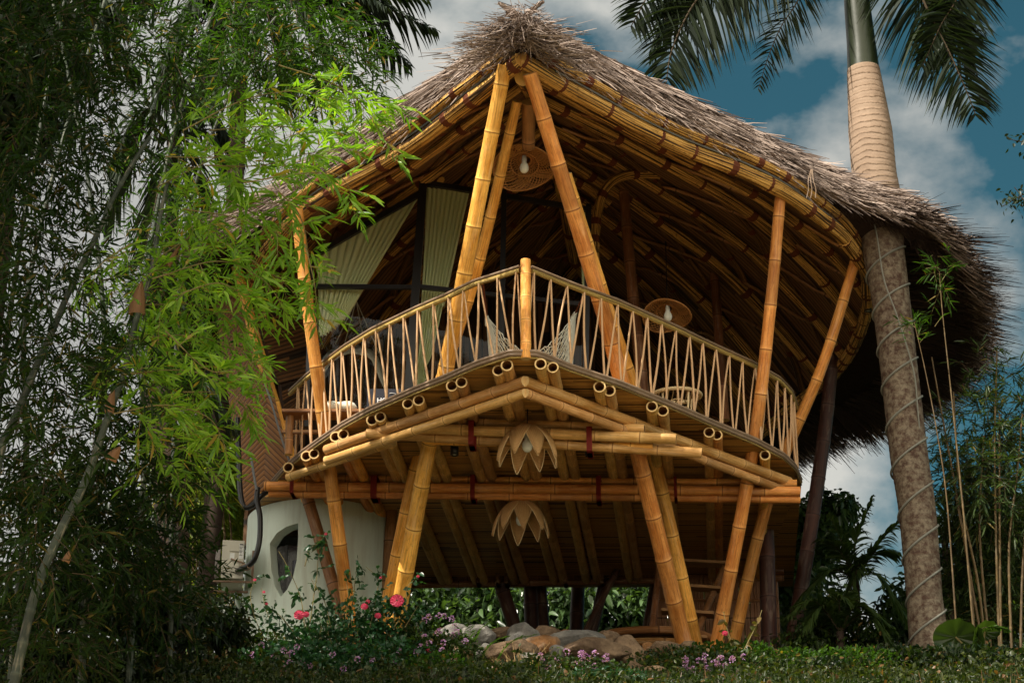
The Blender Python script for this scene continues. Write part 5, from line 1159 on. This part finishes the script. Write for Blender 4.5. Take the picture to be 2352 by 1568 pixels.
# ------------------------------------------------------------------ rocks
def rock(cx,cy,y,wx,hy,mat,label,seed,flat=.0):
    c=P(cx,cy,y); s=1/ppm(y,c[2]); a,b=wx*s/2,hy*s/2; bm=bmesh.new(); bmesh.ops.create_icosphere(bm,subdivisions=5,radius=1)
    from mathutils import noise as mn
    rs=random.Random(seed); o=Vector((rs.uniform(0,50),rs.uniform(0,50),rs.uniform(0,50))); planes=[(Vector((rs.gauss(0,1),rs.gauss(0,1),rs.gauss(0,1))).normalized(),rs.uniform(.70,.95)) for _ in range(9)]
    for v in bm.verts:
        p=v.co.copy(); q=p*(1+.22*mn.noise(p*1.1+o)+.10*mn.noise(p*2.7+o)+.04*mn.noise(p*7+o)+.018*mn.noise(p*16+o))
        for n,d in planes:
            e=q.dot(n)-d
            if e>0: q-=n*e*.88
        v.co=Vector((q.x*a,q.y*a*.8,q.z*b*1.12))
    me=bpy.data.meshes.new('rock'); bm.to_mesh(me); bm.free(); me.materials.append(mat)
    for p in me.polygons: p.use_smooth=True
    ob=bpy.data.objects.new('rock',me); COL.objects.link(ob); ob.location=tuple(c); ob.rotation_euler=(0,rs.uniform(-.06,.06),0); tag(ob,label,'rock','garden rocks along the flower bed')
RK=[(907,1462,29.9,95,36,M_ROCKO,'flat ochre rock half hidden by flowers at the foot of the left front columns'),
(1047,1458,29.9,90,44,M_ROCKG,'long pale grey boulder behind the fern, left end of the row'),
(1102,1464,29.7,92,56,M_ROCKG,'rounded pale grey boulder striped by fern shadows'),
(1153,1454,30.0,66,30,M_ROCKB,'small pale wedge rock on top of the row below the leaning far stilt'),
(1202,1468,29.6,88,66,M_ROCKG,'dark grey angular boulder in the middle of the row'),
(1254,1456,29.9,70,36,M_ROCKB,'smooth brown oval rock on top of the row'),
(1328,1472,29.7,140,52,M_ROCKG,'long dark grey boulder lying across the row'),
(1396,1468,29.8,70,42,M_ROCKB,'round brown rock right of the long dark boulder'),
(1172,1500,29.1,130,64,M_ROCKB,'large tan boulder below the grey angular one'),
(1244,1492,29.3,96,58,M_ROCKO,'rusty orange boulder under the brown oval rock'),
(1360,1500,29.2,180,56,M_ROCKB,'broad flat sand coloured boulder behind the lilac flowers'),
(1444,1502,29.3,84,74,M_ROCKB,'squarish brown boulder near the right column foot'),
(1118,1500,29.3,50,40,M_ROCKG,'pale stone behind the fern stems'),
(1282,1498,29.0,40,34,M_ROCKG,'small grey stone wedged in front of the orange boulder'),
(1215,1510,28.9,60,22,M_ROCKG,'flat pale stone at the foot of the tan boulder'),
(1527,1490,29.6,86,32,M_ROCKB,'low tan rock in the grass by the right column foot'),
(1580,1484,29.8,50,26,M_ROCKB,'small rock right of the low tan one'),
(1487,1486,29.7,32,22,M_ROCKO,'little ochre stone between two brown boulders'),
(1755,1514,30.0,100,30,M_ROCKB,'lone pale brown rock at the foot of the dark vertical stilt'),
(1460,1548,28.3,44,70,M_ROCKB,'upright pale stone at the bottom edge below the square boulder'),
(1510,1556,28.2,90,50,M_ROCKB,'rough stone block at the bottom edge beside the upright stone'),
(1060,1506,29.2,60,50,M_ROCKB,'brown stone under the fern fronds left of the row'),
(1300,1452,30.1,26,16,M_ROCKO,'pebble sized ochre stone behind the long dark boulder')]
for i,a in enumerate(RK): rock(*a,seed=i+3)
mb=MB()
for i in range(16):
    x=1150+i*19+random.uniform(-3,3); rw=i%2; c=P(x+ (0 if rw else 8),1545+rw*9,28.2-rw*.05); mb.box(c,[.052,0,0],[0,.05,0],[0,0,.022])
tag(mb.build('brick_edging',M_BRICK,smooth=False),'low red brick edging at the bottom edge under the lilac flowers','edging')

# ------------------------------------------------------------------ planting
def on_ground(n,x0,x1,y0,y1):
    X=RNG.uniform(x0,x1,n); Y=RNG.uniform(y0,y1,n); return np.stack([X,Y,gz(X,Y)],1)
# creeping lawn
ml=MB(); N=42000; S=on_ground(N,-7.5,8,24.8,31.4); S=S[~((S[:,0]>-.9)&(S[:,0]<3.0)&(S[:,1]>28.0)&(RNG.random(N)<.93))]; N=len(S); S[:,2]+=RNG.random(N)**2*.06
ln=RNG.uniform(.04,.085,N); leaves(ml,S,RNG.normal(0,.7,(N,3))+[0,-.2,.7],ln,ln*.45,.2,.42); tag(ml.build('lawn',M_LGRD),'low leafy ground cover over the whole bank','ground cover',kind='stuff')
def bush(name,label,cat,blobs,lmat,L,wr,lname='foliage',group=None,stems=True,up=.4):
    c=P(blobs[0][0],blobs[0][1],blobs[0][2]); r=empty(name,[c[0],blobs[0][2],gz(c[0],blobs[0][2])],label,cat,group); ml,mt=MB(),MB()
    for cx,cy,y,rx,ry,rd,n in blobs:
        S,v=ell(cx,cy,y,rx,ry,rd,n); S[:,2]=np.maximum(S[:,2],gz(S[:,0],S[:,1])+.02); ln=RNG.uniform(L[0],L[1],n); leaves(ml,S,v*.4+RNG.normal(0,.6,(n,3))+[0,-.2,up],ln,ln*wr,.25,.42)
        if stems:
            m=n//14; T=S[:m]; c0=P(cx,cy,y); B=T.copy(); B[:,0]=c0[0]+(T[:,0]-c0[0])*.4; B[:,1]=y; B[:,2]=gz(B[:,0],B[:,1]); strips(mt,B,T,.006,(B+T)/2+RNG.normal(0,.05,(m,3)))
    ml.build(lname,lmat,r)
    if stems: mt.build('stems',M_TWIG,r)
    return r
def flowerheads(r,pts,R,mat,npet=16,name='flower',pl=.022):
    for p in pts:
        mb=MB(); v=nrm(RNG.normal(0,1,(npet,3))+[0,-.3,.4]); leaves(mb,p+v*R*.75,v+RNG.normal(0,.4,(npet,3)),pl,pl*.9,.0,.48); mb.build(name,mat,r)
def pxs(l,y): return [P(a,b,y) for a,b in l]
# rose bush
RB=bush('rose_bush','tall thorny rose bush with pink blooms in front of the white round room','rose bush',[(800,1480,28.6,170,55,.5,1500),(880,1430,28.5,50,60,.4,300),(740,1450,28.5,90,60,.4,420),(820,1420,28.4,90,50,.3,260),(700,1520,28.2,170,45,.5,1400),(900,1520,28.2,130,50,.4,1300)],M_LROSE,(.06,.11),.55)
ml,mt=MB(),MB()
def stem(px,y,r=.008):
    pts=cat_rom([P(a,b,y) for a,b in px],24); mt.tube(pts,np.linspace(r,r*.45,24),5,caps=False); return pts
RS=[[(700,1440),(690,1370),(660,1300),(640,1265)],[(712,1430),(722,1360),(728,1320),(730,1290),(735,1262),(735,1255),(715,1268)],[(760,1440),(745,1380),(715,1330)],
    [(800,1440),(812,1370),(816,1330),(825,1300)],[(850,1440),(862,1380),(868,1330),(840,1300)],[(905,1440),(930,1400),(935,1350),(952,1330),(958,1320)],[(905,1430),(912,1380)],[(620,1480),(590,1430),(575,1370),(585,1330)],[(640,1480),(612,1400),(600,1350)],
    [(690,1470),(640,1410),(610,1400)],[(790,1440),(800,1370),(792,1320)],[(700,1300),(712,1262),(733,1245),(748,1225)],[(930,1440),(960,1390)],[(960,1440),(975,1410)]]
for L_ in RS:
    pts=stem(L_,28.3); n=9; ii=RNG.integers(4,24,n); S=pts[ii]; D=RNG.normal(0,.6,(n,3))
    for j in range(5):
        ln=RNG.uniform(.06,.10,n); leaves(ml,S+D*.03*j,D+RNG.normal(0,.5,(n,3)),ln,ln*.58,.25,.44)
ml.build('leaves',M_LROSE,RB); mt.build('stems',M_TWIG,RB)
def rosebloom(r,p,R,mat=M_PINK):
    mb=MB()
    for ring in range(5):
        n=5+ring; rr=R*(.25+.19*ring)
        for k in range(n):
            a=k/n*2*math.pi+ring*.7; e=np.array([math.cos(a),-.35,math.sin(a)*.9]); f=unit(np.cross(e,[0,1.,0])); c=p+e*rr*.5+np.array([0,-.03+ring*.014,0]); G=[]
            for i in range(4):
                t=i/3; G.append([c+e*rr*.55*t+f*rr*.5*s*math.sin((t*.75+.25)*math.pi)+np.array([0,-.4*rr*(1-t*t)-.15*rr*abs(s),0]) for s in np.linspace(-1,1,5)])
            mb.grid(np.array(G))
    mb.build('rose',mat,r)
for x,y,R in ((912,1380,.095),(687,1412,.07),(703,1410,.045),(837,1392,.05),(868,1413,.045),(985,1498,.06),(874,1325,.02),(960,1322,.022),(748,1225,.022),(585,1330,.022),(612,1385,.02),(606,1358,.02),(845,1380,.03)): rosebloom(RB,P(x,y,28.15),R)
# lantana
def lantana(label,blobs,fl,y,lm=M_LGRD):
    r=bush('lantana',label,'flowering shrub',blobs,lm,(.05,.085),.55,group='lilac lantana shrubs in the flower bed')
    flowerheads(r,pxs(fl,y),.038,M_LILAC,22)
def rp_(n,x0,x1,y0,y1): return [(random.uniform(x0,x1),random.uniform(y0,y1)) for _ in range(n)]
lantana('lilac lantana shrub between the rose bush and the grey boulders',[(1000,1500,28.4,110,50,.4,1500),(960,1460,28.6,60,50,.3,520)],[(985,1416),(975,1424),(1008,1413),(1020,1414),(1037,1420),(1044,1438),(1010,1448),(1005,1452),(975,1462),(1050,1450),(1018,1475),(1040,1458)]+rp_(14,900,1090,1470,1545),28.0)
lantana('lilac lantana mat below the broad flat boulder',[(1300,1545,27.6,160,34,.4,1700),(1180,1548,27.5,90,26,.3,700)],rp_(26,1230,1420,1495,1540)+rp_(8,1130,1400,1535,1562),27.4)
lantana('lilac lantana cushion at the foot of the right hand columns',[(1650,1530,28.2,150,44,.4,1900),(1780,1545,28.0,100,34,.4,1000)],rp_(36,1570,1710,1505,1566)+rp_(8,1690,1830,1525,1562),27.8)
lantana('thin lilac lantana sprawling under the rose bush at lower left',[(720,1540,27.8,150,34,.4,1300)],rp_(16,560,860,1480,1555),27.5,M_LROSE)
# grass-green low bushes
bush('shrub','low bright green bush around the small tan rocks','shrub',[(1560,1520,28.6,110,34,.4,1500),(1500,1535,28.4,70,20,.3,500)],M_LGRD,(.04,.07),.4)
bush('shrub','low dark shrub in front of the lone pale brown rock','shrub',[(1800,1530,28.8,150,36,.5,2000),(1960,1530,28.8,120,40,.5,1500)],M_LMID,(.06,.10),.42)
bush('shrub','dark leafy undergrowth round the rope palm foot','shrub',[(2200,1530,28.8,190,44,.5,2200),(2060,1525,29,70,40,.4,800)],M_LDARK,(.08,.13),.42)
bush('shrub','dim undergrowth along the bottom left corner','shrub',[(120,1560,26.4,230,46,.5,1800),(420,1560,26.4,150,20,.4,700)],M_LDARK,(.07,.12),.42)
# young rose at right
r=empty('rose_shoot',[P(1690,1520,28.3)[0],28.3,7.2],'young rose shoot with one red bud in front of the right hand columns','rose bush'); ml,mt=MB(),MB()
for L_ in ([(1700,1560),(1690,1500),(1672,1450),(1662,1405)],[(1692,1530),(1715,1480),(1740,1430),(1750,1400)],[(1690,1510),(1676,1470),(1668,1452)]):
    pts=stem(L_,28.2,.009); n=11; ii=RNG.integers(6,24,n); S=pts[ii]; ln=RNG.uniform(.09,.15,n); leaves(ml,S,RNG.normal(0,.6,(n,3)),ln,ln*.5,.25,.44)
ml.build('leaves',leaf_mat('leaf_rose_young',(.06,.07,.02),(.16,.09,.03),.3,.35),r); mt.build('stems',M_TWIG,r); rosebloom(r,P(1665,1453,28.1),.04)
# ferns
def fern(label,c,fl,y,L=.16,mat=None):
    r=empty('fern',P(*c,y),label,'fern','ferns in the flower bed')
    for p in fl: frond(r,[P(a,b,y+k*.05) for k,(a,b) in enumerate(p)],34,L,.011,.12,1.0,mat or MATS['leaf_fern'],.007)
leaf_mat('leaf_fern',(.03,.07,.015),(.07,.13,.025),.4,.45)
fern('tall dark fern arching over the grey boulders',(1130,1540),[[(1090,1560),(1085,1490),(1098,1450),(1130,1425)],[(1085,1560),(1060,1490),(1062,1455),(1040,1430)],[(1120,1560),(1150,1500),(1180,1470),(1235,1455)],[(1100,1560),(1110,1500),(1140,1470),(1170,1460)],[(1095,1560),(1078,1500),(1080,1440),(1072,1415)]],28.3,.17)
fern('light green fern at the bottom edge left of the brick edging',(1080,1580),[[(1060,1590),(1100,1560),(1150,1550),(1190,1556)],[(1060,1590),(1040,1556),(1000,1550),(960,1562)],[(1080,1590),(1120,1575),(1170,1570)]],27.3,.15)
fern('light green fern at the bottom edge under the rose bush',(640,1560),[[(700,1570),(660,1535),(620,1520),(590,1530)],[(700,1570),(720,1530),(750,1515),(790,1520)],[(700,1570),(690,1530),(670,1510)],[(700,1570),(740,1550),(790,1545)]],27.6,.15)
fern('small fern at the foot of the leaning dark stilt',(1900,1520),[[(1880,1540),(1900,1505),(1930,1490)],[(1880,1540),(1860,1510),(1830,1505)],[(1880,1540),(1885,1500),(1900,1480)]],28.6,.13)
fern('bottom edge fern left of the rope palm',(1950,1560),[[(1960,1575),(1930,1545),(1890,1540)],[(1960,1575),(1990,1545),(2030,1545)],[(1960,1575),(1965,1540),(1975,1525)]],27.8,.14)
fern('fern hanging beside the big round leaf at right',(2230,1440),[[(2260,1440),(2250,1450),(2245,1480),(2242,1510)],[(2262,1440),(2290,1440),(2320,1450)]],29.3,.14)
# elephant ear
r=empty('elephant_ear_plant',P(2220,1500,29.5),'big glossy round leaf and a smaller folded one beside the rope palm foot','plant'); me_=leaf_mat('leaf_taro',(.018,.040,.010),(.04,.065,.014),.35,.3)
def bigleaf(c,a,b,rot,y):
    c=P(*c,y); s=1/ppm(y,c[2]); G=[]; th=np.linspace(0,2*np.pi,41)
    for q in np.linspace(.02,1,9): G.append([c+np.array([math.cos(rot)*q*a*s*math.cos(t)-math.sin(rot)*q*b*s*math.sin(t),-.10*q*q+.02*math.cos(9*t)*q-.12*math.sin(t)*q,math.sin(rot)*q*a*s*math.cos(t)+math.cos(rot)*q*b*s*math.sin(t)*(1+.05*math.cos(12*t))-.05*abs(math.cos(t))*q]) for t in th])
    mb=MB(); mb.grid(np.array(G)); mb.build('leaf',me_,r)
    mb=MB(); g=P(2235,1540,y); mb.tube(cat_rom([g,(g+c)/2+np.array([.05,0,.05]),c],14),.014,6); mb.build('stalk',M_TWIG,r)
bigleaf((2195,1462),56,34,-.15,29.5); bigleaf((2262,1450),34,18,.2,29.6); bigleaf((2245,1480),14,36,.1,29.45); bigleaf((2290,1512),46,14,.25,29.0)
# dry grass tuft
mb=MB(); n=260; S=P(1200,1540,28.0)+RNG.normal(0,1,(n,3))*np.array([.16,.08,.04]); B=S+RNG.normal(0,1,(n,3))*np.array([.16,.08,.10])+[0,0,.12]; strips(mb,S,B,.004); tag(mb.build('dry_grass',simple('dry_straw',(.32,.22,.10),.8,.1)),'tuft of dry straw coloured grass among the flowers below the tan boulder','dry grass')
# hill mass closing the horizon behind
ml=MB(); N=16000; X=RNG.uniform(-30,30,N); Y=RNG.uniform(50,60,N); Z=gz(X,Y)+RNG.random(N)*3.2; S=np.stack([X,Y,Z],1); leaves(ml,S,RNG.normal(0,.6,(N,3))+[0,-.3,-.2],.5,.25,.2,.45)
tag(ml.build('wooded_ridge',M_LMID),'distant green wood behind the house','wood',kind='stuff')
# mixed weeds over the bank
ml,mt=MB(),MB(); N=1500; S=on_ground(N,-6.5,7.5,25.2,29.4); S=S[~((S[:,0]>-.9)&(S[:,0]<3.0)&(S[:,1]>27.9))]; N=len(S); h=RNG.uniform(.05,.30,N)*(1+.6*np.sin(S[:,0]*2.3)*np.sin(S[:,1]*1.9+S[:,0]))
for j in range(8):
    t=RNG.random(N)[:,None]; ln=RNG.uniform(.04,.12,N); leaves(ml,S+np.stack([RNG.normal(0,.04,N),RNG.normal(0,.04,N),h*t[:,0]],1),RNG.normal(0,.6,(N,3))+[0,-.2,.3],ln,ln*RNG.uniform(.25,.6,N),.25,.42)
n2=5000; A=on_ground(n2,-6.5,7.5,25.2,30.5); A=A[~((A[:,0]>-.9)&(A[:,0]<3.0)&(A[:,1]>27.9))]; n2=len(A); strips(ml,A,A+np.stack([RNG.normal(0,.05,n2),RNG.normal(0,.05,n2),RNG.uniform(.05,.22,n2)],1),.005)
strips(mt,S,S+np.stack([0*h,0*h,h],1),.004)
tag(ml.build('weeds',leaf_mat('leaf_weed',(.008,.020,.004),(.06,.075,.014),.35,.45,(.16,.08,.03))),'mixed low weeds and grass blades between the flowers','weeds',kind='stuff')
for lab,bl,mt_ in (('dark rounded shrub between the rose bush and the ferns',[(1000,1540,27.9,90,40,.3,1100)],M_LMID),('low dark shrub under the lilac mat at the bottom edge',[(1380,1562,27.2,120,26,.3,900)],M_LROSE),('loose weedy shrub right of the small tan rocks',[(1640,1500,28.9,70,22,.3,600),(1720,1495,29.0,60,20,.3,500)],M_LMID),('dark shrub clump beneath the leaning stilt and the small fern',[(1900,1545,28.0,90,30,.4,900)],M_LDARK),('leafy shrub at the foot of the white wall',[(600,1490,28.9,70,40,.4,900)],M_LGRD)):
    bush('shrub',lab,'shrub',bl,mt_,(.05,.10),.45)
